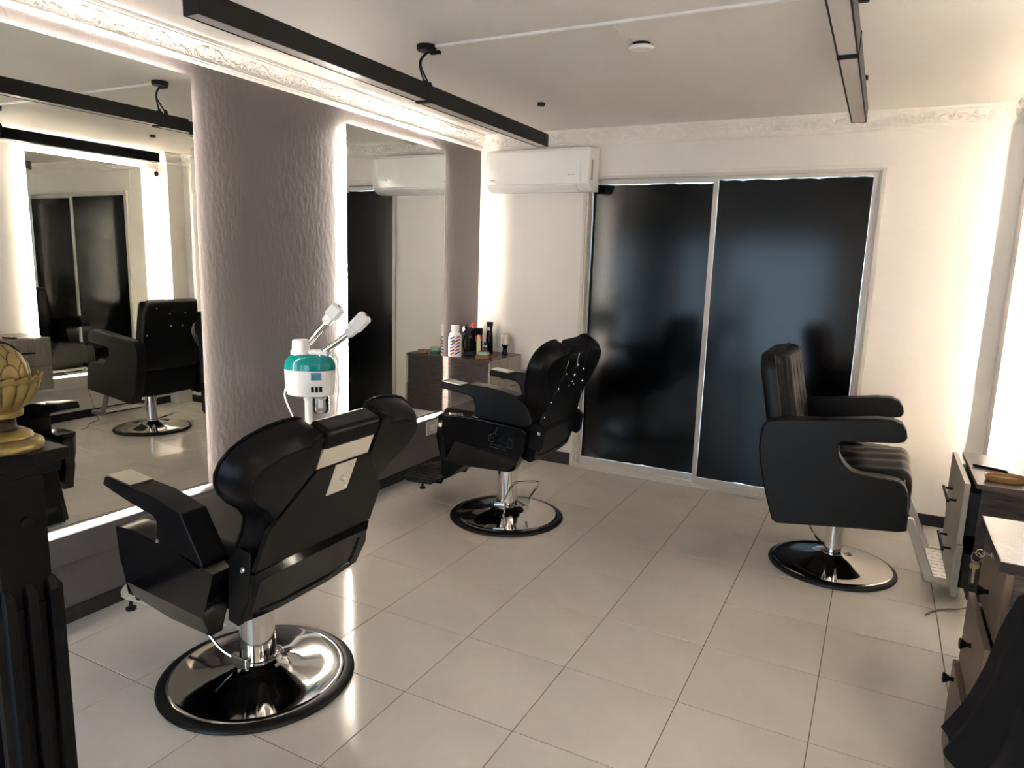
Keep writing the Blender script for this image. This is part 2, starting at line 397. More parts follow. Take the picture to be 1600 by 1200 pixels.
# ------------------------------------------------------------------ backlit mirrors
def backlit(name_label, y0, y1, z0, z1, wall_x, sgn, dd):
    """sgn +1: faces +X on the left wall; dd = inset of the light strips (low y, high y, top, bottom)"""
    t = thing('backlit_mirror', name_label, 'mirror', (wall_x, 0, 0))
    X = lambda v: sgn * v
    gb = bm_new(); bvl = 0.022; t0, t1, t2 = 0.030, 0.0342, 0.0350
    rings = [[(X(t0), y0, z0), (X(t0), y1, z0), (X(t0), y1, z1), (X(t0), y0, z1)],
             [(X(t1), y0, z0), (X(t1), y1, z0), (X(t1), y1, z1), (X(t1), y0, z1)],
             [(X(t2), y0 + bvl, z0 + bvl), (X(t2), y1 - bvl, z0 + bvl), (X(t2), y1 - bvl, z1 - bvl), (X(t2), y0 + bvl, z1 - bvl)]]
    obj('mirror_glass', loft(gb, rings), M_mirror, t, smooth=0)
    a, b, c, d = dd
    obj('backing_board', B(min(X(0), X(t0)), max(X(0), X(t0)), y0 + a, y1 - b, z0 + d, z1 - c), M_back, t, smooth=0)
    s0, s1 = sorted((X(0.010), X(0.021)))
    e = 0.003
    obj('led_strip', B(s0, s1, y0 + a - e, y0 + a, z0 + d, z1 - c), (M_led2 if sgn > 0 or y0 < 1 else M_led), t, smooth=0)
    obj('led_strip', B(s0, s1, y1 - b, y1 - b + e, z0 + d, z1 - c), (M_led2 if sgn > 0 or y0 < 1 else M_led), t, smooth=0)
    obj('led_strip', B(s0, s1, y0 + a, y1 - b, z1 - c, z1 - c + e), (M_led2 if sgn > 0 or y0 < 1 else M_led), t, smooth=0)
    obj('led_strip', B(s0, s1, y0 + a, y1 - b, z0 + d - e, z0 + d), (M_led2 if sgn > 0 or y0 < 1 else M_led), t, smooth=0)
backlit('tall backlit mirror on grey wall between gold finial and round-topped steamer', 1.255, 2.342, 0.432, 2.375, 0.0, 1, (0.012, 0.03, 0.040, 0.006))
backlit('tall backlit mirror on grey wall beside the corner cabinet with bottles', 3.408, 4.490, 0.432, 2.358, 0.0, 1, (0.012, 0.045, 0.036, 0.006))
backlit('backlit mirror on white wall facing the grey wall, behind the square-armed chair', 3.595, 4.665, 0.430, 2.390, W, -1, (0.012, 0.028, 0.016, 0.006))
backlit('unseen backlit mirror added for room light on white wall near the shop windows', 0.02, 1.09, 0.43, 2.390, W, -1, (0.006, 0.006, 0.006, 0.006))  # added mirror out of view; its strips raise the ambient light of the room

# ------------------------------------------------------------------ suspended linear lamps
def linear_lamp(label, x0, x1, zb, ysegs, ends, mid, jog):
    t = thing('linear_pendant_lamp', label, 'lamp', (0, 0, 0))
    zt = zb + 0.075; xc = (x0 + x1) / 2
    for k, (a, b) in enumerate(ysegs):
        dx = jog * k; dz = -0.006 * k
        h = bm_new(); wl = 0.006
        box(h, x0 + dx, x0 + dx + wl, a, b, zb + dz, zt + dz); box(h, x1 + dx - wl, x1 + dx, a, b, zb + dz, zt + dz)
        box(h, x0 + dx + wl, x1 + dx - wl, a, b, zt + dz - 0.006, zt + dz)
        for y in (a, b - 0.004): box(h, x0 + dx + wl, x1 + dx - wl, y, y + 0.004, zb + dz, zt + dz - 0.006)
        ho = obj('lamp_housing', h, M_lamp, t, smooth=0)
        obj('diffuser', B(x0 + dx + wl, x1 + dx - wl, a + 0.004, b - 0.004, zb + dz + 0.002, zb + dz + 0.008), M_diff, ho, smooth=0)
    for y in ends:
        obj('ceiling_cup', lathe(bm_new(), [(0.0, H - 0.0005), (0.024, H - 0.0005), (0.024, H - 0.018), (0.020, H - 0.020), (0, H - 0.020)], 20, xc, y), M_lamp, t)
        obj('suspension_wire', tube(bm_new(), [(xc, y, H - 0.02), (xc, y, zt - 0.008)], 0.0009, 5), M_steel, t)
    y = mid
    obj('ceiling_cup', lathe(bm_new(), [(0.0, H - 0.0005), (0.046, H - 0.0005), (0.046, H - 0.018), (0.040, H - 0.024), (0, H - 0.024)], 24, xc, y), M_lamp, t)
    obj('ceiling_clip', B(xc - 0.005, xc + 0.05, y + 0.03, y + 0.05, H - 0.030, H - 0.016), M_lamp, t, bevel=0.003)
    for q in (-0.03, 0.035):
        obj('suspension_wire', tube(bm_new(), [(xc, y + q, H - 0.02), (xc, y + q, zt - 0.008)], 0.0008, 5), M_steel, t)
    obj('power_cord', tube(bm_new(), [(xc + 0.01, y + 0.01, H - 0.022), (xc - 0.008, y - 0.028, H - 0.06), (xc - 0.01, y - 0.036, H - 0.10), (xc, y - 0.012, zt + 0.005)], 0.0048, 8, 8), M_rubber, t)
    obj('power_cord', tube(bm_new(), [(xc + 0.01, y + 0.012, H - 0.022), (xc - 0.006, y - 0.024, H - 0.06), (xc - 0.008, y - 0.030, H - 0.10), (xc, y + 0.030, zt + 0.005)], 0.0044, 8, 8), M_rubber, t)
    for q in (-0.012, 0.030): obj('cord_grip', lathe(bm_new(), [(0.012, zt - 0.001), (0.011, zt + 0.012), (0.006, zt + 0.022), (0, zt + 0.022)], 14, xc, y + q), M_rubber, t)
    obj('joint_clip', B(x0 + jog - 0.002, x1 + 0.003, ysegs[1][0] - 0.012, ysegs[1][0] + 0.016, zb - 0.008, zt + 0.004), M_lamp, t, bevel=0.002)
linear_lamp('long black ceiling lamp hanging along the grey wall with mirrors', 0.930, 1.000, 2.300, ((1.603, 2.845), (2.850, 4.160)), (1.70, 4.12), 2.878, 0.004)
linear_lamp('long black ceiling lamp hanging by the white wall, seen end on', 2.712, 2.783, 2.337, ((1.62, 2.905), (2.910, 4.150)), (1.75, 4.12), 2.90, 0.002)
# white surface trunking and smoke detector
tk = obj('cable_trunking', B(1.0, 2.72, 2.878, 2.894, H - 0.012, H - 0.0002), M_wplas, bevel=0.0015)
tag(tk, 'thin white cable trunking crossing the ceiling between the two black lamps', 'trunking')
tk = obj('cable_trunking', B(1.848, 1.860, 2.895, 3.155, H - 0.010, H - 0.0002), M_plaster, bevel=0.0015)
tag(tk, 'short white trunking branch leading to the round ceiling detector', 'trunking')
sd = thing('smoke_detector', 'round white detector on the ceiling at the end of a short trunking', 'detector', (1.885, 3.205, H))
obj('mounting_plate', lathe(bm_new(), [(0.0, -0.0005), (0.040, -0.0005), (0.040, -0.010), (0, -0.010)], 24), M_satin, sd)
obj('detector_cover', lathe(bm_new(), [(0.0, -0.012), (0.055, -0.012), (0.057, -0.018), (0.050, -0.026), (0, -0.029)], 32, 0, 0), M_wplas, sd, rot=(R(4), 0, 0))

# ------------------------------------------------------------------ split air conditioner
ac = thing('air_conditioner', 'white wall air conditioner above the corner, left of the black door', 'air conditioner', (0.16, YB, 0))
AW = 0.845
prof = [(0.0, 2.415), (-0.15, 2.415), (-0.185, 2.405), (-0.198, 2.385), (-0.204, 2.30), (-0.203, 2.20), (-0.196, 2.152), (-0.186, 2.140), (-0.150, 2.114), (-0.10, 2.102), (0.0, 2.108)]
def ac_ring(x, k, sh):
    cy, cz = -0.09, 2.26
    return [(x, p[0] if p[0] == 0 else cy + (p[0] - cy) * k, cz + (p[1] - cz) * (k if p[0] else 1)) for p in prof]
obj('body', loft(bm_new(), [ac_ring(0, 0.93, 0), ac_ring(0.006, 0.975, 0), ac_ring(0.02, 0.995, 0), ac_ring(AW - 0.02, 0.995, 0), ac_ring(AW - 0.006, 0.975, 0), ac_ring(AW, 0.93, 0)]), M_ac, ac, smooth=25)
fp = [(-0.187, 2.403), (-0.200, 2.385), (-0.207, 2.30), (-0.2065, 2.20), (-0.200, 2.153), (-0.190, 2.153), (-0.190, 2.39)]
obj('front_panel', prism(bm_new(), fp, 0, 0.035, AW - 0.065), M_ac, ac, bevel=0.004, seg=3)
lv = [(-0.196, 2.147), (-0.193, 2.140), (-0.152, 2.110), (-0.118, 2.101), (-0.118, 2.106), (-0.152, 2.117), (-0.188, 2.145)]
obj('louver', prism(bm_new(), lv, 0, 0.04, AW - 0.10), M_ac, ac, bevel=0.0015)
lg = bm_new()
for k, (a, h) in enumerate(((0, .006), (.0095, .006), (.019, .006), (.028, .009))): box(lg, 0.048 + a, 0.055 + a, -0.2085, -0.2065, 2.183, 2.183 + h)
obj('maker_mark', lg, M_greyprint, ac, smooth=0)
dm = bm_new(); box(dm, 0.69, 0.692, -0.2085, -0.206, 2.205, 2.222); box(dm, 0.694, 0.735, -0.2085, -0.206, 2.213, 2.2155)
obj('display_mark', dm, M_greyprint, ac, smooth=0)
obj('rating_label', B(AW + 0.0003, AW + 0.0012, -0.155, -0.125, 2.18, 2.32), M_greyprint, ac, smooth=0)

# ------------------------------------------------------------------ floating cabinets
def handle_bm(x, y0, y1, z, out, sgn):
    bm = bm_new(); xo = x + sgn * out
    tube(bm, [(xo, y0, z), (xo, y1, z)], 0.006, 10)
    for y in (y0 + 0.025, y1 - 0.025): tube(bm, [(x, y, z), (xo, y, z)], 0.005, 8)
    return bm
def floating_cabinet(label, wall_x, sgn, y0, y1, face, zt, zb, open_, hz):
    t = thing('floating_cabinet', label, 'cabinet', (wall_x, 0, 0))
    X = lambda v: sgn * v
    def bx(a, b, c, d, e, f): return B(min(X(a), X(b)), max(X(a), X(b)), c, d, e, f)
    th = 0.018; fc = face - 0.018
    obj('cabinet_top', bx(0.0, face, y0, y1, zt - th, zt), M_woodtop, t, bevel=0.001)
    obj('side_panel', bx(0.0, fc, y0, y0 + th, zb, zt - th), M_wood, t, bevel=0.0008)
    obj('side_panel', bx(0.0, fc, y1 - th, y1, zb, zt - th), M_wood, t, bevel=0.0008)
    obj('bottom_panel', bx(0.0, fc, y0 + th, y1 - th, zb, zb + th), M_wood, t, smooth=0)
    obj('back_panel', bx(0.0, 0.008, y0 + th, y1 - th, zb + th, zt - th), M_wood, t, smooth=0)
    zm = zb + (zt - zb) * 0.46
    for (a, b, op, z) in ((zm + 0.002, zt - (0.004 if max(open_) > 0.008 else th + 0.002), open_[0], hz[0]), (zb, zm - 0.002, open_[1], hz[1])):
        d = obj('drawer', bx(fc + op, fc + op + th, y0 + 0.002, y1 - 0.002, a, b), M_grain, t, bevel=0.001)
        obj('drawer_box', bx(fc + op - 0.30, fc + op, y0 + 0.03, y1 - 0.03, a + 0.03, b - 0.04), M_base, d, smooth=0)
        yc = (y0 + y1) / 2
        obj('pull_handle', handle_bm(X(fc + op + th), yc - 0.11, yc + 0.11, z, 0.030, sgn), M_satin, d)
floating_cabinet('wood grained floating cabinet in the corner, crowded with bottles', 0.0, 1, 4.54, YB - 0.002, 0.412, 0.85, 0.405, (0.004, 0.012), (0.70, 0.52))
floating_cabinet('floating cabinet with pale drawers and bar handles on the white wall', W, -1, 2.935, 3.455, 0.412, 0.845, 0.405, (0.036, 0.032), (0.725, 0.53))
# free standing drawer cabinet
dc = thing('drawer_cabinet', 'brown drawer cabinet with round knobs and a key in its lock', 'cabinet', (0, 0, 0))
cy0, cy1 = 2.13, 2.53
obj('cabinet_top', B(3.292, W - 0.01, cy0, cy1, 0.822, 0.85), M_woodtop, dc, bevel=0.0015)
obj('side_panel', B(3.325, W - 0.01, cy0 + 0.004, cy0 + 0.022, 0.0, 0.822), M_wood, dc, smooth=0)
obj('side_panel', B(3.325, W - 0.01, cy1 - 0.022, cy1 - 0.004, 0.0, 0.822), M_wood, dc, smooth=0)
obj('back_panel', B(W - 0.02, W - 0.012, cy0 + 0.022, cy1 - 0.022, 0.04, 0.822), M_wood, dc, smooth=0)
obj('plinth', B(3.36, 3.38, cy0 + 0.022, cy1 - 0.022, 0.0, 0.06), M_base, dc, smooth=0)
def knob_bm(x, y, z):
    bm = lathe(bm_new(), [(0.0, 0), (0.007, 0), (0.0065, 0.009), (0.009, 0.014), (0.0165, 0.026), (0.017, 0.029), (0.013, 0.031), (0, 0.031)], 20)
    bmesh.ops.rotate(bm, verts=bm.verts, matrix=Matrix.Rotation(R(-90), 3, 'Y')); bmesh.ops.translate(bm, verts=bm.verts, vec=(x, y, z)); return bm
obj('edge_band', box(B(3.2905, 3.292, cy0, cy1, 0.822, 0.8495), 3.292, W - 0.01, cy0 - 0.0012, cy0, 0.822, 0.8495), M_base, dc, smooth=0)
for a, b, fx in ((0.605, 0.818, 3.307), (0.37, 0.598, 3.285), (0.075, 0.362, 3.270)):
    d = obj('drawer', B(fx, fx + 0.018, cy0 + 0.004, cy1 - 0.004, a, b), M_brown, dc, bevel=0.001)
    obj('drawer_box', B(fx + 0.018, fx + 0.33, cy0 + 0.03, cy1 - 0.03, a + 0.02, b - 0.03), M_base, d, smooth=0)
    obj('knob', knob_bm(fx, {True: 2.34, False: 2.45}[a > 0.1], 0.68 if a > .6 else (0.505 if a > .1 else 0.33)), M_satin, d)
    if a > 0.6:
        lk = bm_new(); lathe(lk, [(0, 0), (0.011, 0), (0.011, 0.003), (0.008, 0.004), (0.008, 0.008), (0, 0.008)], 18)
        bmesh.ops.rotate(lk, verts=lk.verts, matrix=Matrix.Rotation(R(-90), 3, 'Y')); bmesh.ops.translate(lk, verts=lk.verts, vec=(fx, 2.33, 0.795))
        obj('lock', lk, M_steel, d)
ks = thing('key_bunch', 'small metal keys hanging from the lock of the brown drawer cabinet', 'keys', (3.299, 2.33, 0.795))
kb = bm_new(); box(kb, -0.022, 0.004, -0.0012, 0.0012, -0.004, 0.004); tube(kb, [(-0.026 + 0.011 * math.cos(a), 0.0, 0.011 * math.sin(a)) for a in [2 * PI * k / 20 for k in range(20)]], 0.0018, 6, closed=True)
obj('lock_key', kb, M_key, ks)
obj('key_ring', tube(bm_new(), [(-0.034 + 0.013 * math.cos(a), 0.006 * math.sin(a), -0.014 + 0.013 * math.sin(a)) for a in [2 * PI * k / 24 for k in range(24)]], 0.0011, 6, closed=True), M_key, ks)
k2 = bm_new(); lathe(k2, [(0.0, -0.0011), (0.0125, -0.0011), (0.0125, 0.0011), (0, 0.0011)], 20)
bmesh.ops.rotate(k2, verts=k2.verts, matrix=Matrix.Rotation(R(90), 3, 'X')); bmesh.ops.translate(k2, verts=k2.verts, vec=(-0.036, 0, -0.040))
prism(k2, [(-0.040, -0.045), (-0.032, -0.045), (-0.033, -0.075), (-0.031, -0.079), (-0.033, -0.083), (-0.031, -0.088), (-0.035, -0.096), (-0.040, -0.090)], 1, -0.001, 0.001)
obj('hanging_key', k2, M_key, ks)

# ------------------------------------------------------------------ barber chairs
def xf(bm, m):
    bmesh.ops.transform(bm, matrix=m, verts=bm.verts); return bm
def chair_base(t, r, sleeve, ztop, rim):
    obj('base_ring', lathe(bm_new(), [(r - rim - 0.012, 0.001), (r - 0.004, 0.001), (r, 0.006), (r - 0.002, 0.013), (r - 0.012, 0.019), (r - rim, 0.022), (r - rim - 0.012, 0.020)], 72), M_rubber, t, smooth=50)
    q = r - rim
    obj('base_plate', lathe(bm_new(), [(q, 0.008), (q, 0.021), (q - 0.006, 0.026), (q - 0.016, 0.027), (q - 0.022, 0.026), (q * 0.72, 0.034), (q * 0.5, 0.043), (q * 0.36, 0.054), (sleeve + 0.022, 0.068), (sleeve + 0.010, 0.078), (0, 0.078)], 72), M_chromed, t, smooth=50)
    obj('column', lathe(bm_new(), [(sleeve + 0.004, 0.070), (sleeve + 0.004, 0.088), (sleeve, 0.090), (sleeve - 0.003, ztop - 0.10), (sleeve - 0.004, ztop), (0, ztop)], 40), M_chrome, t, smooth=50)
def shell(outer, foldf, edgef, bots, front, y, sgn):
    """side shell: outer loop on the outside plane, folded lower facet and bevelled front, closed inside"""
    bm = bm_new(); Y = lambda d: sgn * (y - d)
    V = lambda p, d: bm.verts.new((p[0], Y(d), p[1]))
    vo = [V(p, 0) for p in outer]; vf = V(foldf, 0); ve = V(edgef, 0)
    vb = [V(p, 0.05) for p in bots]; vfr = [V(p, d) for p, d in front]
    bm.faces.new(vo + [vf, ve]); bm.faces.new([vo[-1]] + vb + [vf]); bm.faces.new([vo[0], ve, vf, vb[-1]] + vfr)
    loop = vo + vb + vfr
    inner = [bm.verts.new((v.co.x, Y(0.095), v.co.z)) for v in loop]
    n = len(loop)
    for i in range(n): bm.faces.new((loop[i], inner[i], inner[(i + 1) % n], loop[(i + 1) % n]))
    bm.faces.new(inner)
    bmesh.ops.triangulate(bm, faces=[f for f in bm.faces if len(f.verts) > 4])
    bmesh.ops.recalc_face_normals(bm, faces=bm.faces); bmesh.ops.dissolve_limit(bm, angle_limit=R(3), verts=bm.verts, edges=bm.edges)
    return bm
LOBE = [(.25, .0), (.266, .10), (.275, .24), (.272, .32), (.285, .375), (.32, .418), (.37, .455), (.413, .50), (.438, .54), (.446, .575), (.44, .612), (.415, .65), (.37, .678), (.31, .697), (.24, .706), (.19, .706), (.158, .697), (.144, .675), (.142, .62), (.142, .552)]
LOBE2 = [(.25, .0), (.268, .10), (.28, .20), (.295, .28), (.325, .345), (.365, .405), (.405, .46), (.432, .515)] + LOBE[9:]
def back_matrix(u0, z0, ang):
    # local back frame (width, along, front) -> chair frame
    a = R(ang)
    return Matrix(((0, -math.sin(a), math.cos(a), u0), (1, 0, 0, 0), (0, math.cos(a), math.sin(a), z0), (0, 0, 0, 1)))
def barber_chair(label, loc, P):
    t = thing('barber_chair', label, 'chair', loc, PI, 'black reclining barber chairs at the grey wall')
    dz = P['dz']
    chair_base(t, 0.356, 0.066, 0.40 + dz, 0.036)
    # seat
    sb = bm_new(); box(sb, -0.24, 0.335, -0.25, 0.25, 0.56 + dz, 0.70 + dz)
    obj('seat', sb, M_leather, t, bevel=0.035, seg=4)
    obj('seat_frame', B(-0.16, 0.27, -0.235, 0.235, 0.46 + dz, 0.56 + dz), M_satin, t, bevel=0.01)
    obj('swivel_plate', B(-0.12, 0.14, -0.12, 0.12, 0.385 + dz, 0.46 + dz), M_satin, t, bevel=0.01)
    for s in (1, -1):
        p = obj('side_panel', shell(P['outer'], P['foldf'], P['edgef'], P['bots'], P['front'], 0.345, s), M_gloss, t, bevel=0.007, seg=3, angle=12)
        if P.get('emblem'):
            em = bm_new(); e = s * 0.3458
            def st(pts, r): tube(em, [(a, e, b) for a, b in pts], r, 6, 4)
            st([(-0.105, .656), (-0.093, .625), (-0.099, .605)], 0.0028); st([(-0.093, .625), (-0.066, .606), (-0.064, .585)], 0.0028)
            st([(-0.066, .612), (-0.050, .60), (-0.052, .572), (-0.070, .565), (-0.085, .575), (-0.078, .60)], 0.0022)
            st([(-0.185, .60), (-0.170, .585), (-0.172, .556), (-0.190, .545), (-0.205, .56), (-0.202, .585), (-0.185, .60)], 0.0022)
            st([(-0.06, .552), (-0.11, .55), (-0.17, .546)], 0.0018); st([(-0.06, .538), (-0.12, .532), (-0.165, .53)], 0.0018)
            obj('emblem', em, mat('emblem_relief', (0.03, 0.03, 0.03), 0.3), p)
        arm = P['arm']; hi, lo = (0.345, 0.245) if s > 0 else (-0.245, -0.345)
        a = obj('armrest', prism(bm_new(), arm, 1, lo, hi), M_leather if P.get('emblem') else M_leather, t, bevel=P['armbev'], seg=4, angle=22)
        (pa, pb) = P['armplate']; n = Vector((-(pb[1] - pa[1]), pb[0] - pa[0])).normalized()
        if n.y < 0: n = -n
        q = [pa, pb, (pb[0] + n.x * .006, pb[1] + n.y * .006), (pa[0] + n.x * .006, pa[1] + n.y * .006)]
        obj('arm_plate', prism(bm_new(), q, 1, lo + 0.008, hi - 0.008), M_steel, a, bevel=0.001)
        for pp in P['armpins']:
            pb_ = bm_new(); yy = s * 0.3455
            lathe(pb_, [(0, 0), (0.006, 0), (0.005, 0.004), (0, 0.005)], 12)
            xf(pb_, Matrix.Translation((pp[0], yy, pp[1])) @ Matrix.Rotation(R(-90 * s), 4, 'X'))
            obj('pin', pb_, M_steel, a)
    # back
    Mx = back_matrix(*P['back'])
    lobe = P['lobe']; bk = lobe + [(-w_, s_) for w_, s_ in lobe[::-1]]
    rings = []
    def inset(ins):
        off = offset(bk, ins)
        return [(q if abs(p[0]) > 0.17 or p[1] < 0.5 else p) for p, q in zip(bk, off)]
    for t_, ins in ((0.100, 0.02), (0.106, 0.010), (0.104, 0.003), (0.097, 0.0), (0.085, 0.003), (0.065, 0.006), (0.045, 0.012), (0.030, 0.020), (0.016, 0.031), (0.006, 0.042), (0.0015, 0.047), (0.0, 0.056)):
        rings.append([tuple(q) + (t_,) for q in inset(ins)])
    o = obj('backrest', xf(loft(bm_new(), rings), Mx), M_leather, t, smooth=60)
    for q_, t_, r_ in ((inset(0.046), 0.004, 0.0022), (inset(-0.001), 0.097, 0.0045)):
        obj('seam_piping', xf(tube(bm_new(), [tuple(q) + (t_,) for q in q_], r_, 6, closed=True), Mx), M_leather, o)
    hx = P['panel']; pan = hx + [(-a, b) for a, b in hx[::-1]]
    po_ = obj('back_board', xf(prism(bm_new(), pan, 2, -0.006, 0.010), Mx), M_satin, t, bevel=0.003)
    tr = [(.255, .0), (.277, .06), (.283, .205), (.15, .212), (-.15, .212), (-.283, .205), (-.277, .06), (-.255, .0), (-.12, -.018), (.12, -.018)]
    trin = offset(tr, 0.02)
    obj('back_tray', xf(loft(bm_new(), [[(a, b, 0.06) for a, b in tr], [(a, b, -0.004) for a, b in tr], [(a, b, -0.022) for a, b in trin], [(a, b, -0.022) for a, b in offset(tr, 0.045)], [(a, b, -0.016) for a, b in offset(tr, 0.050)]]), Mx), M_gloss if P.get('emblem') is None else M_satin, t, smooth=25)
    # headrest between the lobes
    hr = bm_new(); box(hr, -0.134, 0.134, P['hs'], P['hs'] + 0.075, -0.004, 0.085)
    obj('headrest', xf(hr, Mx), M_leather, t, bevel=0.02, seg=4)
    if P['bracket']:
        obj('headrest_bracket', xf(B(-0.125, 0.125, 0.545, 0.66, 0.004, 0.010), Mx), M_ivory, t, bevel=0.001)
        pl_ = obj('clamp_plate', xf(B(-0.050, 0.050, 0.435, 0.556, -0.010, -0.006), Mx), M_ivory, t, bevel=0.001)
        for a, b in ((-.035, .45), (.035, .45), (-.035, .535), (.035, .535)):
            sb_ = lathe(bm_new(), [(0, 0), (0.005, 0), (0.004, 0.002), (0, 0.0025)], 12)
            obj('screw', xf(xf(sb_, Matrix.Translation((a, b, -0.010)) @ Matrix.Rotation(PI, 4, 'X')), Mx), M_alu, pl_)
        sb_ = lathe(bm_new(), [(0, 0), (0.011, 0), (0.011, 0.003), (0.008, 0.004), (0.008, 0.014), (0.006, 0.016), (0, 0.016)], 6)
        obj('clamp_bolt', xf(xf(sb_, Matrix.Translation((0, .495, -0.010)) @ Matrix.Rotation(PI, 4, 'X')), Mx), M_steel, pl_)
    else:
        for a in (-0.02, 0.02): obj('headrest_rod', xf(tube(bm_new(), [(a * 3.6, 0.50, 0.02), (a * 3.6, 0.66, 0.03)], 0.004, 8), Mx), M_chrome, t)
        pl_ = obj('clamp_plate', xf(B(-0.055, 0.055, 0.44, 0.552, -0.010, -0.006), Mx), M_satin, t, bevel=0.001)
        for a, b, r_ in ((-.035, .45, .005), (.035, .45, .005), (0, .47, .005), (0, .512, .011), (0, .575, .012)):
            sb_ = lathe(bm_new(), [(0, 0), (r_, 0), (r_ * .8, r_ * .5), (0, r_ * .6)], 12)
            obj('clamp_bolt', xf(xf(sb_, Matrix.Translation((a, b, -0.010)) @ Matrix.Rotation(PI, 4, 'X')), Mx), M_chrome, pl_)
    for a, b in P['rivets']:
        for s in (1, -1):
            sb_ = lathe(bm_new(), [(0, 0), (0.007, 0), (0.005, 0.004), (0, 0.005)], 12)
            obj('rivet', xf(xf(sb_, Matrix.Translation((s * a, b, -0.006)) @ Matrix.Rotation(PI, 4, 'X')), Mx), M_chrome, po_)
    # hinge brackets with pivot bolts
    for s in (1, -1):
        hb = prism(bm_new(), P['hinge'], 1, min(s * 0.262, s * 0.288), max(s * 0.262, s * 0.288))
        h = obj('hinge_bracket', hb, M_satin, t, bevel=0.004)
        sb_ = lathe(bm_new(), [(0, 0), (0.011, 0), (0.009, 0.005), (0, 0.007)], 14)
        u, z = P['pivot']
        obj('pivot_bolt', xf(sb_, Matrix.Translation((u, s * 0.288, z)) @ Matrix.Rotation(R(-90 * s), 4, 'X')), M_chrome, h)
    # leg rest and foot plate
    lr = P.get('legpoly') or [(.335, .665 + dz), (.357, .62 + dz), (.366, .50 + dz), (.366, P['lrz'] + dz), (.345, P['lrz'] - .03 + dz), (.31, P['lrz'] - .02 + dz), (.20, max(.345, P['lrz'] - .01) + dz), (.32, .38 + dz), (.325, .60 + dz)]
    obj('leg_rest', prism(bm_new(), lr, 1, -P['lw'], P['lw']), M_leather, t, bevel=0.008, seg=3)
    fz = P['footz']
    fpoly = [(.42, -.23), (.56, -.25)] + [(.56 + .145 * math.sin(R(a_)), -.25 * math.cos(R(a_))) for a_ in range(15, 180, 15)] + [(.56, .25), (.42, .23)]
    fpoly = [(a * P['fs'], b * P['fw']) for a, b in fpoly]
    f = obj('foot_plate', prism(bm_new(), fpoly, 2, fz - 0.012, fz), P['footmat'], t, bevel=0.004)
    rb = bm_new()
    for k in range(9): box(rb, 0.42 * P['fs'], (0.675 if abs(k - 4) < 3 else 0.62) * P['fs'], (-0.205 + k * 0.05) * P['fw'], (-0.195 + k * 0.05) * P['fw'], fz, fz + 0.005)
    obj('tread_rib', rb, P['footmat'], f, bevel=0.0015)
    for s in (1, -1):
        obj('foot_bar', tube(bm_new(), [((0.335 if P['dz'] == 0 else 0.43), s * 0.15, P['lrz'] + .02 + dz), ((0.40 if P['dz'] == 0 else 0.45), s * 0.15, fz - 0.014), (0.56, s * 0.15, fz - 0.018)], 0.011, 8), M_satin, f)
        obj('foot_stud', lathe(bm_new(), [(0, fz - 0.085), (0.020, fz - 0.085), (0.020, fz - 0.075), (0.008, fz - 0.070), (0.006, fz - 0.012), (0, fz - 0.012)], 16, 0.55, s * 0.13), M_rubber, f)
    lvp = P['lever']
    obj('pump_lever', tube(bm_new(), lvp, 0.0065, 8, 5), M_chrome, t)
    obj('lever_hub', B(-0.03, 0.05, 0.055, 0.085, 0.075, 0.115), M_chromed, t, bevel=0.006)
    return t
M_ivory = mat('ivory_coated_steel', (0.60, 0.57, 0.50), 0.35, metal=0.15)
c1 = dict(dz=-0.055, lobe=LOBE, lrz=0.40, fs=0.90, fw=.72, lw=.18, legpoly=[(.335, .61), (.362, .60), (.452, .275), (.432, .262), (.325, .50)], back=(-0.222, 0.40, 22.3), hs=0.622, bracket=True, rivets=[],
    outer=[(.275, .655), (.18, .659), (.057, .642), (-.09, .62), (-.197, .591), (-.185, .55), (-.141, .428)], foldf=(.233, .462), edgef=(.262, .54),
    bots=[(-.113, .335), (.083, .345), (.275, .378)], front=[((.305, .378), .05), ((.335, .50), .05), ((.315, .635), .04)],
    arm=[(.332, .791), (.318, .822), (.191, .806), (.083, .796), (-.06, .761), (-.153, .609), (-.135, .585), (-.096, .606), (.069, .637), (.063, .713), (.081, .73), (.119, .736), (.196, .753), (.284, .775)],
    armbev=0.006, armplate=((.312, .8215), (.195, .8065)), armpins=[(.058, .648)],
    panel=[(.283, .215), (.275, .37), (.135, .552)], hinge=[(-.20, .62), (-.245, .67), (-.30, .66), (-.285, .50), (-.235, .40), (-.19, .41)], pivot=(-.262, .60),
    footz=0.265, footmat=M_alu, lever=[(0.04, 0.072, 0.095), (0.10, 0.09, 0.13), (0.17, 0.10, 0.20)])
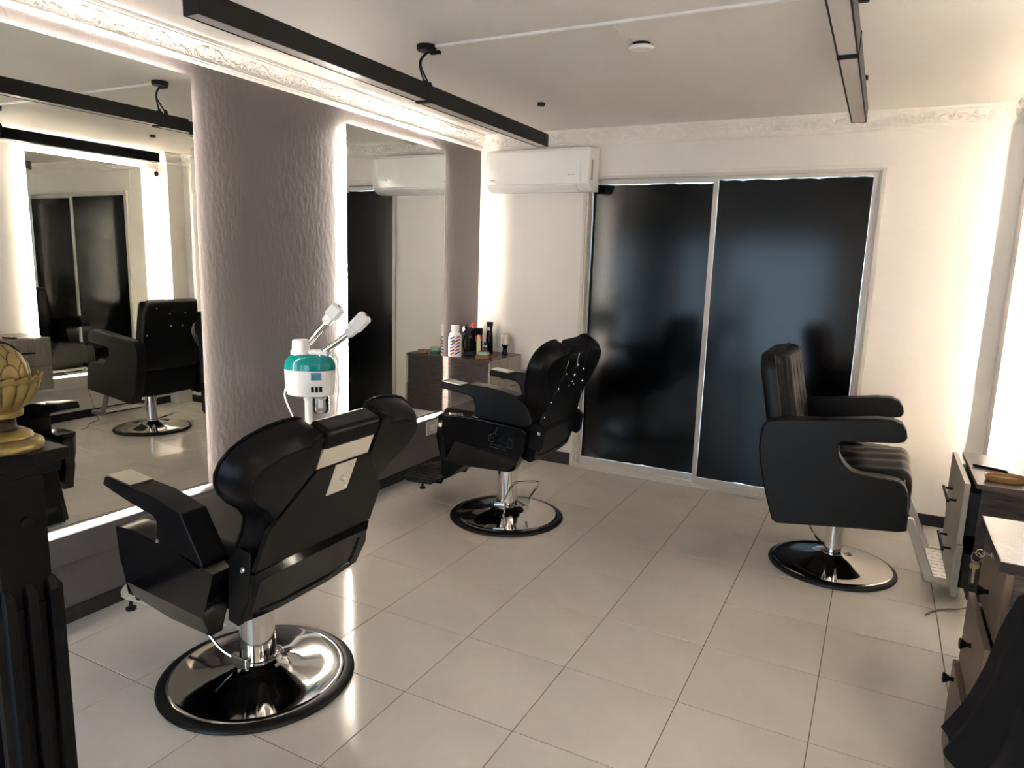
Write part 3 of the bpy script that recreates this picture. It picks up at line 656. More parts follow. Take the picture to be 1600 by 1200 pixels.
c2 = dict(dz=0.0, lobe=LOBE2, lrz=0.27, fs=1.0, fw=1.0, lw=.205, back=(-0.265, 0.455, 16.3), hs=0.640, bracket=False, emblem=True, rivets=[(.129, .535), (.177, .449), (.224, .371), (.252, .285)],
    outer=[(.264, .685), (.06, .692), (-.145, .676), (-.262, .665), (-.285, .645), (-.27, .54), (-.235, .47)], foldf=(.174, .531), edgef=(.208, .573),
    bots=[(-.19, .40), (-.15, .385), (.10, .377), (.27, .388)], front=[((.31, .39), .05), ((.345, .53), .05), ((.325, .665), .04)],
    arm=[(.289, .852), (.282, .878), (.142, .866), (.094, .883), (-.023, .879), (-.124, .866), (-.215, .846), (-.272, .806), (-.308, .746), (-.318, .70), (-.29, .68), (-.25, .677), (.055, .697), (.049, .755), (.063, .798), (.095, .818), (.198, .829), (.285, .838)],
    armbev=0.012, armplate=((.275, .8785), (.148, .866)), armpins=[],
    panel=[(.272, .215), (.262, .30), (.150, .545), (.120, .555)], hinge=[(-.275, .66), (-.30, .70), (-.35, .68), (-.375, .655), (-.365, .56), (-.34, .53), (-.27, .55)], pivot=(-.338, .638),
    footz=0.205, footmat=M_rubber, lever=[(-.01, 0.075, .11), (-.10, 0.13, .252), (-.135, 0.14, .280), (-.262, 0.14, .308), (-.278, 0.14, .290), (-.25, 0.12, .255), (-.185, 0.06, .17), (-.16, 0.03, .085)])
barber_chair('black barber chair with pale clamp plate on its back, nearest the gold finial', (0.991, 1.756, 0), c1)
barber_chair('black barber chair with riveted back in front of the corner cabinet', (0.991, 3.770, 0), c2)

# square-armed chair facing the white wall
s3 = thing('salon_chair', 'black square-armed salon chair with a tufted back, facing the white wall', 'chair', (2.852, 4.040, 0))
chair_base(s3, 0.323, 0.045, 0.36, 0.022)
pan3 = [(-.348, .836), (-.30, .850), (-.255, .857), (-.071, .877), (.132, .906), (.199, .908), (.239, .895), (.262, .862), (.268, .831), (.258, .81), (.235, .802), (.197, .797), (.009, .775), (-.008, .768), (-.016, .752), (-.011, .711), (.003, .685), (.022, .66), (.051, .637), (.094, .627), (.196, .627), (.255, .622), (.282, .603), (.296, .575), (.303, .551), (.313, .436), (.312, .385), (.277, .374), (.052, .35), (-.225, .316), (-.262, .312), (-.287, .326), (-.318, .42), (-.346, .516), (-.371, .621), (-.380, .70), (-.379, .762), (-.370, .81)]
for s in (-1, 1):
    a, b = sorted((s * 0.375, s * 0.29))
    p = obj('side_panel', prism(bm_new(), pan3, 1, a, b), M_leather2, s3, bevel=0.009, seg=3, angle=50)
    pp = [(u, s * 0.374, z) for u, z in offset(pan3, 0.006)]
    obj('piping', tube(bm_new(), pp, 0.0032, 6, closed=True), M_leather2, p)
# seat cushion with soft gathered folds
def soft_grid(fn, nu, nv):
    bm = bm_new(); vs = [[bm.verts.new(fn(i / nu, j / nv)) for j in range(nv + 1)] for i in range(nu + 1)]
    for i in range(nu):
        for j in range(nv): bm.faces.new((vs[i][j], vs[i + 1][j], vs[i + 1][j + 1], vs[i][j + 1]))
    return bm
def seat3(a, b):
    # a from rear to front and down the nose, b across
    L = a * 0.78; y = (b - 0.5) * 0.575
    edge = min(1, min(b, 1 - b) / 0.09); ed = math.sqrt(max(0, 1 - (1 - edge) ** 2))
    if L < 0.50: u, z = -0.235 + L, 0.600 + 0.10 * L
    else:
        q = min(1, (L - 0.50) / 0.13) * PI / 2
        u = 0.265 + 0.052 * math.sin(q); z = 0.650 - 0.055 * (1 - math.cos(q)) - max(0, L - 0.63) * 1.0
    fold = 0.004 * math.sin(38 * u + 3 * math.sin(9 * y)) * math.exp(-((u - 0.02) / 0.10) ** 2) + 0.0035 * math.cos(2 * PI * (b * 4)) * ed
    return (u, y, z - 0.035 * (1 - ed) + (fold + 0.012 * math.sin(PI * b)) * ed)
st = soft_grid(seat3, 70, 48)
bmesh.ops.recalc_face_normals(st, faces=st.faces)
so = obj('seat', st, M_leather2, s3, smooth=80)
obj('seat_box', B(-0.24, 0.262, -0.285, 0.285, 0.36, 0.575), M_leather2, s3, bevel=0.012, rot=(0, R(-2), 0))
obj('under_frame', B(-0.16, 0.16, -0.14, 0.14, 0.325, 0.37), M_satin, s3, bevel=0.006)
# back cushion: pleated, buttoned front
def bfront(a, b):
    s = a * 0.57; y = (b - 0.5) * 0.60
    ea = min(1, min(a, 1 - a) / 0.08); eb = min(1, min(b, 1 - b) / 0.08)
    ed = math.sqrt(max(0, 1 - (1 - ea) ** 2)) * math.sqrt(max(0, 1 - (1 - eb) ** 2))
    pl = abs(math.sin(PI * b * 4)) ** 0.5
    d = 0.045 * ed + 0.016 * (pl - 0.6) * ed
    for by in (-0.15, 0.0, 0.15):
        for bz in (0.44, 0.27): d -= 0.024 * math.exp(-(((y - by) / 0.022) ** 2 + ((s - bz) / 0.03) ** 2)) * ed
    d += 0.003 * math.sin(150 * y + 8 * s) * math.exp(-((s - 0.27) / 0.06) ** 2) * ed
    return (y, s, 0.095 + d - 0.02 * (1 - ed))
Mb = back_matrix(-0.322, 0.595, 11.0)
obj('back_cushion', xf(soft_grid(bfront, 60, 72), Mb), M_leather2, s3, smooth=80)
def rrect(w_, s0, s1, r, n=6):
    out = []
    for cx_, cy_, a0 in ((w_ - r, s0 + r, -90), (w_ - r, s1 - r, 0), (-w_ + r, s1 - r, 90), (-w_ + r, s0 + r, 180)):
        for k in range(n + 1): out.append((cx_ + r * math.cos(R(a0 + 90 * k / n)), cy_ + r * math.sin(R(a0 + 90 * k / n))))
    return out
bs = rrect(0.305, -0.02, 0.575, 0.10)
bo = obj('back_shell', xf(loft(bm_new(), [[(a, b, 0.098) for a, b in offset(bs, 0.006)], [(a, b, 0.090) for a, b in bs], [(a, b, 0.02) for a, b in bs], [(a, b, 0.006) for a, b in offset(bs, 0.008)], [(a, b, 0) for a, b in offset(bs, 0.022)]]), Mb), M_leather2, s3, smooth=50)
for s_, t_ in ((0.086, 0.001), (0.010, 0.024)):
    obj('piping', xf(tube(bm_new(), [(a, b, s_) for a, b in offset(bs, t_ - 0.002)], 0.0035, 6, closed=True), Mb), M_leather2, bo)
pl3 = obj('bolt_plate', xf(B(-0.07, 0.08, 0.36, 0.50, -0.004, 0.002), Mb), M_leather2, s3, bevel=0.002)
for a, b in ((-.055, .37), (.055, .37), (-.075, .48), (.075, .48)):
    obj('rivet', xf(xf(lathe(bm_new(), [(0, 0), (0.008, 0), (0.006, 0.004), (0, 0.005)], 12), Matrix.Translation((a, b, -0.004)) @ Matrix.Rotation(PI, 4, 'X')), Mb), M_chrome, pl3)
for a, b in ((-.27, .30), (.27, .30), (-.20, .53), (.20, .53)):
    obj('rivet', xf(xf(lathe(bm_new(), [(0, 0), (0.008, 0), (0.006, 0.004), (0, 0.005)], 12), Matrix.Translation((a, b, 0.0)) @ Matrix.Rotation(PI, 4, 'X')), Mb), M_chrome, bo)
# chrome foot rest
fr3 = thing
fb = bm_new()
for y in (-0.175, 0.255):
    prism(fb, [(.305, .395), (.345, .395), (.462, .125), (.600, .125), (.600, .092), (.425, .092)], 1, y - 0.012, y + 0.012)
box(fb, 0.575, 0.600, -0.163, 0.243, 0.092, 0.125); box(fb, 0.28, 0.32, -0.19, 0.27, 0.375, 0.40)
obj('footrest_frame', fb, M_steel, s3, bevel=0.003)
fpp = obj('tread_plate', B(0.448, 0.574, -0.162, 0.242, 0.110, 0.114), M_alu, s3, smooth=0)
tp = bm_new()
for k in range(8):
    for q in range(3):
        x = 0.468 + q * 0.042 + (0.021 if k % 2 else 0) * 0.5; y = -0.13 + k * 0.048
        prism(tp, [(x - .014, y), (x, y - .004), (x + .014, y), (x, y + .004)], 2, 0.114, 0.1165)
obj('tread_pattern', tp, M_alu, fpp, smooth=0)
obj('pump_lever', tube(bm_new(), [(-0.03, 0.03, 0.09), (-0.10, 0.10, 0.12), (-0.16, 0.22, 0.17), (-0.18, 0.27, 0.175)], 0.007, 8, 5), M_chrome, s3)

# ------------------------------------------------------------------ newel post with gold finial
px, py = 1.426, 0.741
pt = thing('newel_post', 'black fluted square post under the gold finial', 'post', (px, py, 0))
def sq(h, z0, z1): return B(-h, h, -h, h, z0, z1)
cp = bm_new(); box(cp, -.085, .085, -.085, .085, 1.158, 1.183); box(cp, -.072, .072, -.072, .072, 1.135, 1.158)
obj('post_cap', cp, M_post, pt, bevel=0.004)
obj('upper_block', sq(0.048, 0.86, 1.136), M_post, pt, bevel=0.003)
obj('bolt_head', xf(lathe(bm_new(), [(0, 0), (0.013, 0), (0.0125, 0.004), (0.008, 0.008), (0, 0.009)], 20), Matrix.Translation((0.048, 0.008, 1.035)) @ Matrix.Rotation(R(90), 4, 'Y')), M_post, pt)
obj('post_shaft', sq(0.050, 0.0, 0.86), M_post, pt, smooth=0)
for ax in range(4):
    for k in range(3):
        o_ = -0.042 + 0.042 * k
        prof_ = [(o_ - 0.013, 0.049), (o_ - 0.009, 0.066), (o_ + 0.009, 0.066), (o_ + 0.013, 0.049)]
        rb = loft(bm_new(), [[(b, a, 0.0) for a, b in prof_], [(b, a, 0.885) for a, b in prof_], [(0.049 + (b - .049) * .1, o_ + (a - o_) * .5, 0.91) for a, b in prof_]])
        obj('flute_rib', rb, M_post, pt, bevel=0.002, rot=(0, 0, ax * PI / 2))
fn = thing('finial', 'antique gold acorn-shaped finial on top of the black post', 'finial', (px, py, 1.183))
obj('finial_foot', lathe(bm_new(), [(0, 0.0005), (0.071, 0.0005), (0.073, 0.008), (0.070, 0.016), (0.060, 0.022), (0.055, 0.024), (0.054, 0.030), (0.042, 0.038), (0.030, 0.041), (0.028, 0.046), (0.0275, 0.060), (0.031, 0.064), (0.040, 0.067), (0.042, 0.076), (0.036, 0.082), (0, 0.082)], 56), M_gold, fn, smooth=50)
def cup(a, b):
    th = 2 * PI * a; z = 0.078 + 0.067 * b
    r = 0.036 + 0.0385 * math.sin(b * PI / 2) ** 0.8
    fl_ = abs(math.sin(th * 9)); r += 0.0035 * (fl_ - 0.5) * min(1, b * 3) + 0.004 * max(0, b - 0.85) / 0.15
    z += 0.007 * (abs(math.sin(th * 9)) - 0.5) * max(0, b - 0.6) / 0.4
    return (r * math.cos(th), r * math.sin(th), z)
cb = soft_grid(cup, 216, 26); bmesh.ops.remove_doubles(cb, verts=cb.verts, dist=1e-5)
bmesh.ops.solidify(cb, geom=cb.faces[:], thickness=0.004); bmesh.ops.recalc_face_normals(cb, faces=cb.faces)
obj('finial_cup', cb, M_gold, fn, smooth=60)
def acorn(a, b):
    th = 2 * PI * a; ph = PI * (0.06 + 0.94 * b) if b > 0 else 0.0
    ph = PI * (1 - b) * 0.96 + 0.0
    r0, h0 = 0.058, 0.070
    # overlapping scales: rows by height, half-shifted, each a raised rounded tongue
    row = b * 7.5; best = 0.0
    for k in (math.floor(row), math.floor(row) - 1):
        nn = 11; cx = (a * nn + 0.5 * (k % 2)) % 1.0 - 0.5
        v = (row - k) / 1.75
        if 0 <= v <= 1:
            rr = (cx / 0.53) ** 2 + (max(0.0, v - 0.35) / 0.65) ** 2
            if rr < 1: best = max(best, 0.25 + 0.65 * v + 0.25 * math.sqrt(1 - rr))
    k = 1 + 0.16 * (best - 0.75)
    r = r0 * math.sin(ph) * k; z = 0.140 + h0 * math.cos(ph) * k
    return (r * math.cos(th), r * math.sin(th), z)
ab = soft_grid(acorn, 240, 110); bmesh.ops.remove_doubles(ab, verts=ab.verts, dist=1e-5); bmesh.ops.recalc_face_normals(ab, faces=ab.faces)
obj('finial_acorn', ab, M_gold, fn, smooth=60)

# ------------------------------------------------------------------ facial steamer on a stand
sm = thing('facial_steamer', 'white and teal two-arm facial steamer on a stand by the grey wall', 'steamer', (0.261, 2.831, 1.578 * (1 - 3.8 / 3.65)), R(27.5))
sm.scale = (3.8 / 3.65,) * 3
obj('pole', lathe(bm_new(), [(0.019, 0.12), (0.019, 0.84), (0.024, 0.842), (0.024, 0.872), (0, 0.872)], 20, -0.012, 0), M_wplas, sm)
bs_ = bm_new()
for k in range(5):
    a = 2 * PI * k / 5; tube(bs_, [(-0.012, 0, 0.136), (-0.012 + 0.2 * math.cos(a), 0.2 * math.sin(a), 0.114)], [0.018, 0.012], 8)
obj('star_base', bs_, M_wplas, sm)
for k in range(5):
    a = 2 * PI * k / 5
    cb = lathe(bm_new(), [(0, -0.01), (0.018, -0.01), (0.02, 0), (0.018, 0.01), (0, 0.01)], 16)
    obj('caster', xf(cb, Matrix.Translation((-0.012 + 0.2 * math.cos(a), 0.2 * math.sin(a), 0.0824)) @ Matrix.Rotation(R(90), 4, 'X')), M_rubber, sm)
    obj('caster_fork', B(-0.012 + 0.2 * math.cos(a) - 0.008, -0.012 + 0.2 * math.cos(a) + 0.008, 0.2 * math.sin(a) - 0.011, 0.2 * math.sin(a) + 0.011, 0.099, 0.114), M_wplas, sm, bevel=0.002)
obj('body', lathe(bm_new(), [(0.100, 0.868), (0.118, 0.874), (0.124, 0.90), (0.128, 0.94), (0.130, 1.004), (0.122, 1.006), (0, 1.006)], 48, 0, 0, sy=0.72), M_wplas, sm, smooth=40)
tn = obj('water_tank', lathe(bm_new(), [(0.131, 1.006), (0.131, 1.028), (0.124, 1.052), (0.108, 1.072), (0.085, 1.084), (0, 1.086)], 48, 0, 0, sy=0.72), M_teal, sm, smooth=40)
obj('tank_cap', lathe(bm_new(), [(0.052, 1.080), (0.052, 1.100), (0.045, 1.102), (0.042, 1.150), (0.038, 1.155), (0, 1.155)], 32, -0.045, 0), M_wplas, tn)
obj('arm_mount', B(0.0, 0.10, -0.03, 0.03, 1.075, 1.105), M_wplas, sm, bevel=0.008)
def pane_front(x0, x1, z0, z1, d):
    bm = bm_new(); n = 6; f, k = [], []
    Y = lambda x: -0.72 * math.sqrt(max(0, 0.129 ** 2 - x * x))
    for j in range(n + 1):
        x = x0 + (x1 - x0) * j / n; f.append((x, Y(x) - d)); k.append((x, Y(x) + 0.004))
    return prism(bm, f + k[::-1], 2, z0, z1)
obj('lcd_screen', pane_front(0.030, 0.078, 0.960, 0.998, 0.002), M_lcd, sm, smooth=0)
for k in range(3): obj('rocker_switch', pane_front(0.030 + 0.019 * k, 0.042 + 0.019 * k, 0.898, 0.926, 0.003), M_satin, sm, smooth=0)
obj('glass_jar', lathe(bm_new(), [(0.020, 0.868), (0.040, 0.860), (0.043, 0.850), (0.043, 0.79), (0.036, 0.775), (0, 0.772)], 28, 0.052, 0), M_jar, sm)
obj('jar_collar', lathe(bm_new(), [(0.030, 0.850), (0.030, 0.869), (0, 0.869)], 24, 0.052, 0), M_wplas, sm)
obj('jar_tube', lathe(bm_new(), [(0.012, 0.80), (0.012, 0.868), (0, 0.868)], 12, 0.052, 0), M_wplas, sm)
def nozzle(p, q, e):
    """steam arm: pipe p->q then head q->e"""
    p, q, e = Vector(p), Vector(q), Vector(e)
    a = obj('steam_arm', tube(bm_new(), [p, q], 0.0155, 16), mat('bronze_chrome', (0.62, 0.57, 0.47), 0.12, metal=1.0), sm)
    d = (e - q).normalized(); L = (e - q).length; up = Vector((0, 1, 0)); s = d.cross(up).normalized()
    def ring(t, hw, hd): return [tuple(q + d * t + s * a_ * hw + up * b_ * hd) for a_, b_ in ((-1, -.6), (-.6, -1), (.6, -1), (1, -.6), (1, .6), (.6, 1), (-.6, 1), (-1, .6))]
    hb = loft(bm_new(), [ring(-0.012, .018, .018), ring(0, .026, .024), ring(L * .30, .028, .026), ring(L * .33, .036, .030), ring(L * .92, .036, .030), ring(L, .026, .024)])
    h = obj('steam_head', hb, M_wplas, a, bevel=0.002)
    obj('steam_outlet', xf(lathe(bm_new(), [(0.009, 0), (0.009, 0.004), (0, 0.004)], 14), Matrix.Translation(q + d * (L + 0.0)) @ d.to_track_quat('Z', 'Y').to_matrix().to_4x4()), M_rubber, h)
nozzle((-0.012, 0.02, 1.135), (0.085, 0.02, 1.250), (0.150, 0.02, 1.330))
nozzle((0.072, -0.01, 1.095), (0.205, -0.01, 1.195), (0.295, -0.01, 1.290))
obj('power_cord', tube(bm_new(), [(-0.125, 0.0, 0.91), (-0.134, 0.0, 0.86), (-0.115, 0.0, 0.80), (-0.095, 0.01, 0.74), (-0.06, 0.03, 0.60), (-0.03, 0.05, 0.3)], 0.0045, 8, 6), M_wplas, sm)
obj('arm_cord', tube(bm_new(), [(0.09, 0, 1.10), (0.122, 0.0, 1.088), (0.142, 0.0, 1.06), (0.143, 0, 1.0), (0.148, 0, 0.93), (0.140, 0, 0.83), (0.128, 0, 0.76), (0.09, 0.0, 0.70), (0.0, 0.0, 0.66)], 0.0035, 8, 6), M_wplas, sm)

# ------------------------------------------------------------------ things on the corner cabinet
ZT = 0.8502
GB = 'toiletries on the corner cabinet'
b = thing('talc_bottle', 'large white bottle with red and blue barber stripes, left end of corner cabinet', 'bottle', (0.080, 4.585, ZT), R(30), GB)
bo_ = obj('bottle_body', lathe(bm_new(), [(0.0, 0.001), (0.046, 0.001), (0.050, 0.006), (0.050, 0.150), (0.047, 0.168), (0.036, 0.184), (0.022, 0.190), (0.022, 0.200), (0, 0.200)], 40, 0, 0, sy=0.55), M_wplas, b, smooth=40)
obj('bottle_cap', lathe(bm_new(), [(0.030, 0.196), (0.031, 0.198), (0.031, 0.238), (0.028, 0.241), (0, 0.241)], 28), M_wplas, b)
def on_bottle(x, z, d=0.0008): return (x, -0.55 * math.sqrt(max(1e-6, 0.0502 ** 2 - x * x)) - d, z)
def stripe(x0, x1, z0, rise, hh, m):
    bm = bm_new(); n = 5; lo, hi = [], []
    for k in range(n + 1):
        x = x0 + (x1 - x0) * k / n; z = z0 + rise * k / n
        lo.append(bm.verts.new(on_bottle(x, z))); hi.append(bm.verts.new(on_bottle(x, z + hh)))
    for k in range(n): bm.faces.new((lo[k], lo[k + 1], hi[k + 1], hi[k]))
    obj('printed_stripe', bm, m, bo_)
for k in range(6):
    z = 0.016 + 0.024 * k
    stripe(-0.040, -0.006, z - 0.006, 0.016, 0.013, (M_redp, M_blue)[k % 2]); stripe(0.003, 0.036, z, 0.017, 0.013, (M_blue, M_redp)[k % 2])
em = bm_new(); vs = [em.verts.new(on_bottle(-0.012 + 0.015 * math.cos(a), 0.118 + 0.017 * math.sin(a), 0.0016)) for a in [2 * PI * k / 20 for k in range(20)]]; em.faces.new(vs)
obj('round_badge', em, M_badge, bo_)
def lathe_thing(name, label, cat, loc, parts, group=GB):
    t = thing(name, label, cat, loc, 0, group)
    for nm, prof_, m, kw in parts: obj(nm, lathe(bm_new(), prof_, 24, kw.get('x', 0), kw.get('y', 0), sx=kw.get('sx', 1), sy=kw.get('sy', 1)), m, t)
    return t
t = thing('hair_trimmer', 'black hair trimmer standing in its charger beside the striped bottle', 'trimmer', (0.135, 4.705, ZT), R(20), GB)
obj('charger_dock', B(-0.035, 0.045, -0.035, 0.035, 0.0005, 0.035), M_satin, t, bevel=0.008)
obj('trimmer_body', loft(bm_new(), [[(w_ * math.cos(a) + cx_, 0.8 * w_ * math.sin(a), z) for a in [2 * PI * k / 16 for k in range(16)]] for w_, cx_, z in ((.018, 0, .03), (.024, 0, .06), (.026, 0, .11), (.023, .004, .15), (.027, .008, .185), (.024, .010, .20))]), M_satin, t, smooth=50)
obj('trimmer_blade', B(-0.014, 0.034, -0.012, 0.012, 0.198, 0.216), M_satin, t, bevel=0.002)
obj('guard_loop', tube(bm_new(), [(-0.03, -0.02, 0.03), (-0.045, -0.02, 0.09), (-0.035, -0.015, 0.15), (-0.01, -0.01, 0.18)], 0.006, 8, 6), M_gloss, t)
obj('red_button', lathe(bm_new(), [(0, .0), (.009, .0), (.007, .006), (0, .007)], 14), M_red, t, loc=(0.012, -0.021, 0.150), rot=(R(90), 0, 0))
t = thing('hair_dryer', 'black hair dryer standing upright behind the black trimmer', 'hair dryer', (0.075, 4.785, ZT), R(10), GB)
obj('dryer_handle', lathe(bm_new(), [(0, .0005), (.024, .0005), (.025, .01), (.022, .09), (.024, .17), (0, .17)], 20), M_satin, t)
obj('dryer_barrel', xf(lathe(bm_new(), [(0, -.055), (.028, -.055), (.034, -.03), (.034, .03), (.027, .06), (0, .06)], 24), Matrix.Translation((0.0, 0, .20)) @ Matrix.Rotation(R(90), 4, 'X')), M_gloss, t)
obj('red_ring', xf(lathe(bm_new(), [(.0345, -.010), (.0352, 0), (.0345, .010)], 24, cap=False), Matrix.Translation((0, 0, .20)) @ Matrix.Rotation(R(90), 4, 'X')), M_red, t)
t = thing('hair_spray_can', 'black capped can with red and black label among the bottles', 'can', (0.150, 4.825, ZT), 0, GB)
obj('can_body', lathe(bm_new(), [(0, .0005), (.029, .0005), (.030, .004), (.030, .150), (.026, .160), (0, .160)], 28), M_satin, t)
obj('can_label', lathe(bm_new(), [(.0303, .105), (.0306, .107), (.0306, .150), (.0303, .152)], 28, cap=False), M_redp, t)
obj('can_cap', lathe(bm_new(), [(.029, .158), (.030, .160), (.030, .205), (.027, .209), (0, .209)], 28), M_satin, t)
lathe_thing('lotion_bottle', 'slim clear bottle of yellow lotion in front of the black can', 'bottle', (0.185, 4.765, ZT), [('bottle_body', [(0, .0005), (.016, .0005), (.017, .004), (.017, .125), (.010, .135), (0, .135)], M_yel, {}), ('bottle_cap', [(.011, .134), (.011, .160), (0, .160)], M_wplas, {})])
lathe_thing('red_capped_bottle', 'tall bottle with orange-red cap at the back of the cabinet', 'bottle', (0.055, 4.90, ZT), [('bottle_body', [(0, .0005), (.027, .0005), (.028, .004), (.028, .175), (.014, .200), (0, .200)], M_satin, {}), ('bottle_cap', [(.017, .198), (.017, .232), (.014, .236), (0, .236)], M_red, {})])
lathe_thing('after_shave_bottle', 'small blue capped bottle with red and blue print by the spray bottle', 'bottle', (0.172, 4.895, ZT), [('bottle_body', [(0, .0005), (.014, .0005), (.015, .003), (.015, .060), (.012, .066), (0, .066)], M_wplas, {}), ('label_band', [(.0152, .012), (.0154, .014), (.0154, .034), (.0152, .036)], M_redp, {}), ('label_band', [(.0152, .038), (.0154, .040), (.0154, .054), (.0152, .056)], M_blue, {}), ('bottle_cap', [(.012, .065), (.012, .092), (0, .092)], M_blue, {})])
lathe_thing('spray_bottle', 'tall glossy black spray bottle standing near the corner wall', 'bottle', (0.170, 4.965, ZT), [('bottle_body', [(0, .0005), (.029, .0005), (.031, .005), (.029, .10), (.024, .16), (.021, .185), (0, .185)], M_gloss, {}), ('spray_head', [(.020, .184), (.021, .20), (.025, .235), (.026, .250), (0, .252)], M_satin, {'sx': 1.1, 'sy': 0.8}), ('trigger_window', [(.010, .182), (.012, .19), (.012, .207), (0, .209)], M_alu, {'x': 0.0, 'y': -0.014})])
lathe_thing('pomade_tin', 'round pale green tin lying in front of the bottles', 'tin', (0.258, 4.72, ZT), [('tin_base', [(0, .0005), (.040, .0005), (.041, .003), (.041, .018), (0, .018)], M_green, {}), ('tin_lid', [(.043, .016), (.044, .018), (.044, .036), (.041, .038), (0, .038)], M_paleg, {})])
def dish(name, label, loc, a, bb_, rz, group=None):
    t = thing(name, label, 'dish', loc, rz, group)
    obj('dish_bowl', lathe(bm_new(), [(0, .0005), (a * .86, .0005), (a * .95, .006), (a, .020), (a * .985, .021), (a * .93, .019), (a * .86, .009), (0, .008)], 40, sy=bb_ / a), M_tanw, t)
dish('wooden_dish', 'small oval tan wooden dish at the front of corner cabinet', (0.305, 4.615, ZT), 0.055, 0.036, R(20))
t = obj('hair_clip', prism(bm_new(), [(-.032, -.006), (.0, -.010), (.034, -.005), (.034, .004), (0, .010), (-.032, .007)], 2, 0.0005, 0.010), M_red, loc=(0.305, 4.795, ZT), rot=(0, 0, R(50)), bevel=0.002)
tag(t, 'small red hair clip lying between the green tin and the brush', 'clip')
t = thing('neck_brush', 'neck brush with black turned handle, standing on pale bristles upward', 'brush', (0.318, 4.955, ZT))
obj('handle', lathe(bm_new(), [(0, .0005), (.024, .0005), (.025, .006), (.019, .025), (.017, .045), (.022, .064), (.028, .074), (.028, .080), (0, .080)], 28), M_gloss, t)
obj('bristles', lathe(bm_new(), [(.024, .079), (.027, .10), (.031, .160), (.027, .166), (0, .168)], 28), M_bris, t)

# ------------------------------------------------------------------ things on the right cabinet
ZR = 0.8452
dish('wooden_dish', 'oval tan wooden dish on the cabinet by the white wall', (3.415, 3.035, ZR), 0.068, 0.040, R(8))
t = thing('straight_razor', 'black and silver folding razor lying on the cabinet by the white wall', 'razor', (3.40, 3.185, ZR), R(-24))
obj('razor_handle', B(-0.075, 0.045, -0.009, 0.009, 0.0008, 0.011), M_gloss, t, bevel=0.004)
obj('handle_inlay', B(-0.045, 0.030, -0.004, 0.004, 0.011, 0.0118), M_steel, t, smooth=0)
obj('razor_blade', prism(bm_new(), [(0.04, -.006), (0.12, -.010), (0.122, .008), (0.04, .006)], 2, 0.003, 0.0055), M_steel, t, smooth=0)
t = obj('paper_sheet', prism(bm_new(), [(-.05, -.06), (.09, -.05), (.08, .06), (-.045, .05)], 2, 0.0006, 0.0022), M_paper, loc=(3.545, 3.09, ZR))
tag(t, 'folded white paper lying beside the oval dish by the white wall', 'paper')
t = thing('hair_clipper', 'black hair clipper lying at the rear of the right cabinet', 'clipper', (3.565, 2.99, ZR), R(10))
obj('clipper_body', loft(bm_new(), [[(x, w_ * math.cos(a), 0.021 + 0.020 * math.sin(a)) for a in [2 * PI * k / 14 for k in range(14)]] for x, w_ in ((-.07, .014), (-.05, .022), (0, .024), (.05, .021), (.07, .020))]), M_satin, t, smooth=50)
obj('clipper_blade', B(-0.088, -0.066, -0.018, 0.018, 0.012, 0.020), M_steel, t, bevel=0.001)
obj('clipper_cord', tube(bm_new(), [(0.07, 0, 0.02), (0.09, 0.02, 0.012), (0.10, 0.07, 0.006), (0.06, 0.12, 0.005), (0.0, 0.13, 0.005)], 0.0035, 6, 6), M_rubber, t)

# ------------------------------------------------------------------ small fittings
op = thing('outlet_box', 'pale grey outlet plate on the ledge under the mirror', 'outlet', (0.09, 4.258, 0.356))
obj('cover_plate', B(0.0003, 0.009, -0.072, 0.072, -0.050, 0.050), M_outlet, op, bevel=0.002)
obj('socket_face', B(0.009, 0.0105, -0.03, 0.03, -0.022, 0.022), M_wplas, op, bevel=0.0005)
cc = thing('security_camera', 'small white dome security camera on the white wall beside pilaster', 'camera', (W, 4.79, 2.345))
obj('camera_base', B(-0.03, -0.0005, -0.05, 0.05, -0.05, 0.05), M_wplas, cc, bevel=0.004)
sp = bm_new(); bmesh.ops.create_uvsphere(sp, u_segments=24, v_segments=16, radius=0.042)
obj('camera_ball', sp, M_wplas, cc, loc=(-0.05, 0, 0))
obj('camera_lens', xf(lathe(bm_new(), [(0, 0), (.022, 0), (.024, .004), (.016, .006), (0, .007)], 20), Matrix.Translation((-0.088, 0.002, -0.006)) @ Matrix.Rotation(R(-90), 4, 'Y')), M_lens, cc)
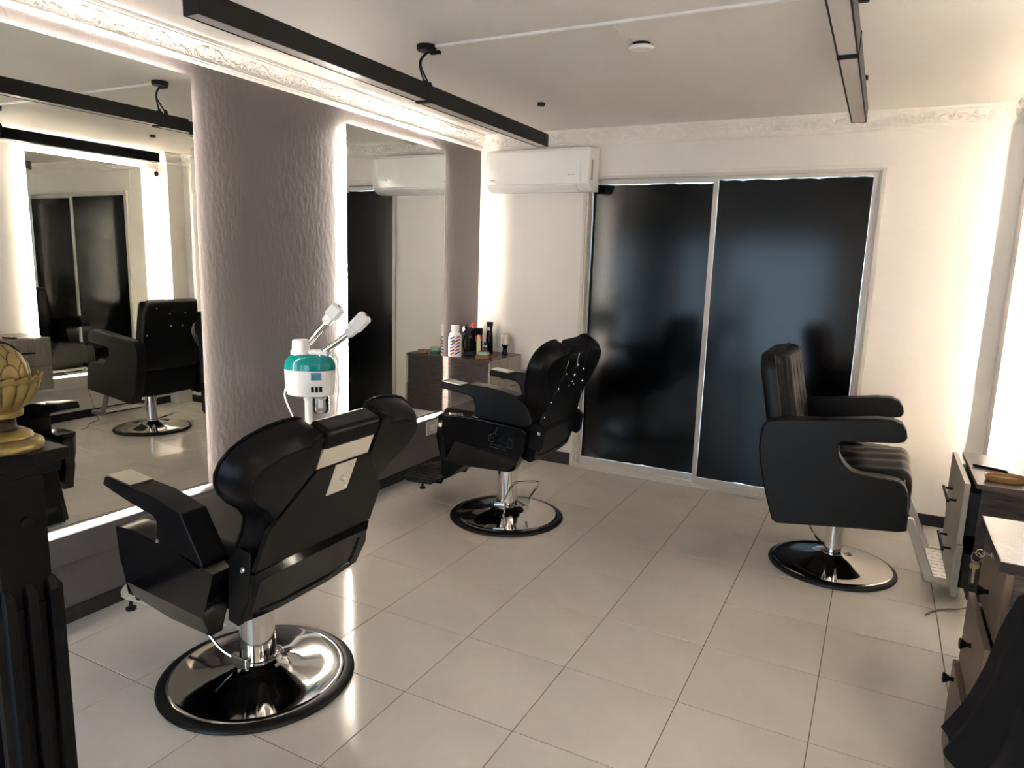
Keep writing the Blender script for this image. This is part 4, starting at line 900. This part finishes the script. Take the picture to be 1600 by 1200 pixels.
cb_ = obj('loose_cable', tube(bm_new(), [(3.285, 3.655, 0.004), (3.31, 3.70, 0.004), (3.355, 3.76, 0.004), (3.42, 3.80, 0.004), (3.475, 3.86, 0.004), (3.50, 3.94, 0.006), (3.56, 3.98, 0.02), (3.66, 4.0, 0.16), (3.72, 4.0, 0.30)], 0.0038, 8, 8), M_cable)
tag(cb_, 'thin tan cable running across the tiles under the white wall cabinet', 'cable')

# black cape draped over a low trolley at the right edge
tr_ = thing('salon_trolley', 'dark low salon trolley hidden beneath the black cape', 'trolley', (3.52, 1.72, 0))
for x in (-0.13, 0.13):
    for y in (-0.22, 0.22): obj('leg', lathe(bm_new(), [(0, 0.0), (0.014, 0.0), (0.014, 0.756), (0, 0.756)], 12, x, y), M_satin, tr_)
obj('tray', B(-0.12, 0.16, -0.26, 0.26, 0.756, 0.776), M_satin, tr_, bevel=0.004); obj('shelf', B(-0.15, 0.15, -0.24, 0.24, 0.25, 0.265), M_satin, tr_, bevel=0.004)
EDGE = [(3.52, 2.02, .783), (3.42, 2.09, .786), (3.345, 2.105, .785), (3.324, 2.108, .738), (3.305, 2.105, .67), (3.285, 2.095, .572), (3.250, 2.065, .482), (3.197, 2.00, .422)]
INNER = [(3.52, 1.50, .783), (3.42, 1.50, .786), (3.35, 1.50, .776), (3.33, 1.48, .69), (3.31, 1.46, .60), (3.295, 1.45, .52), (3.275, 1.44, .46), (3.255, 1.42, .41)]
E_ = catmull(EDGE, 4); I_ = catmull(INNER, 4)
def cape(a, b):
    k = min(len(E_) - 1, int(round(a * (len(E_) - 1)))); p = E_[k].lerp(I_[k], b)
    hang = min(1, max(0, (0.776 - p.z) / 0.3))
    f = 0.018 * hang * math.sin(b * 17 + 0.6) * min(1, b * 5)
    return (p.x + f, p.y, p.z + 0.055 * hang * math.sin(PI * min(1, b * 1.05)) * 0.4)
cg = soft_grid(cape, len(E_) - 1, 40); bmesh.ops.recalc_face_normals(cg, faces=cg.faces)
bmesh.ops.solidify(cg, geom=cg.faces[:], thickness=0.003)
co = obj('barber_cape', cg, M_cloth, smooth=70)
tag(co, 'black cloth cape draped with a pointed corner beside the brown drawer cabinet', 'cape')
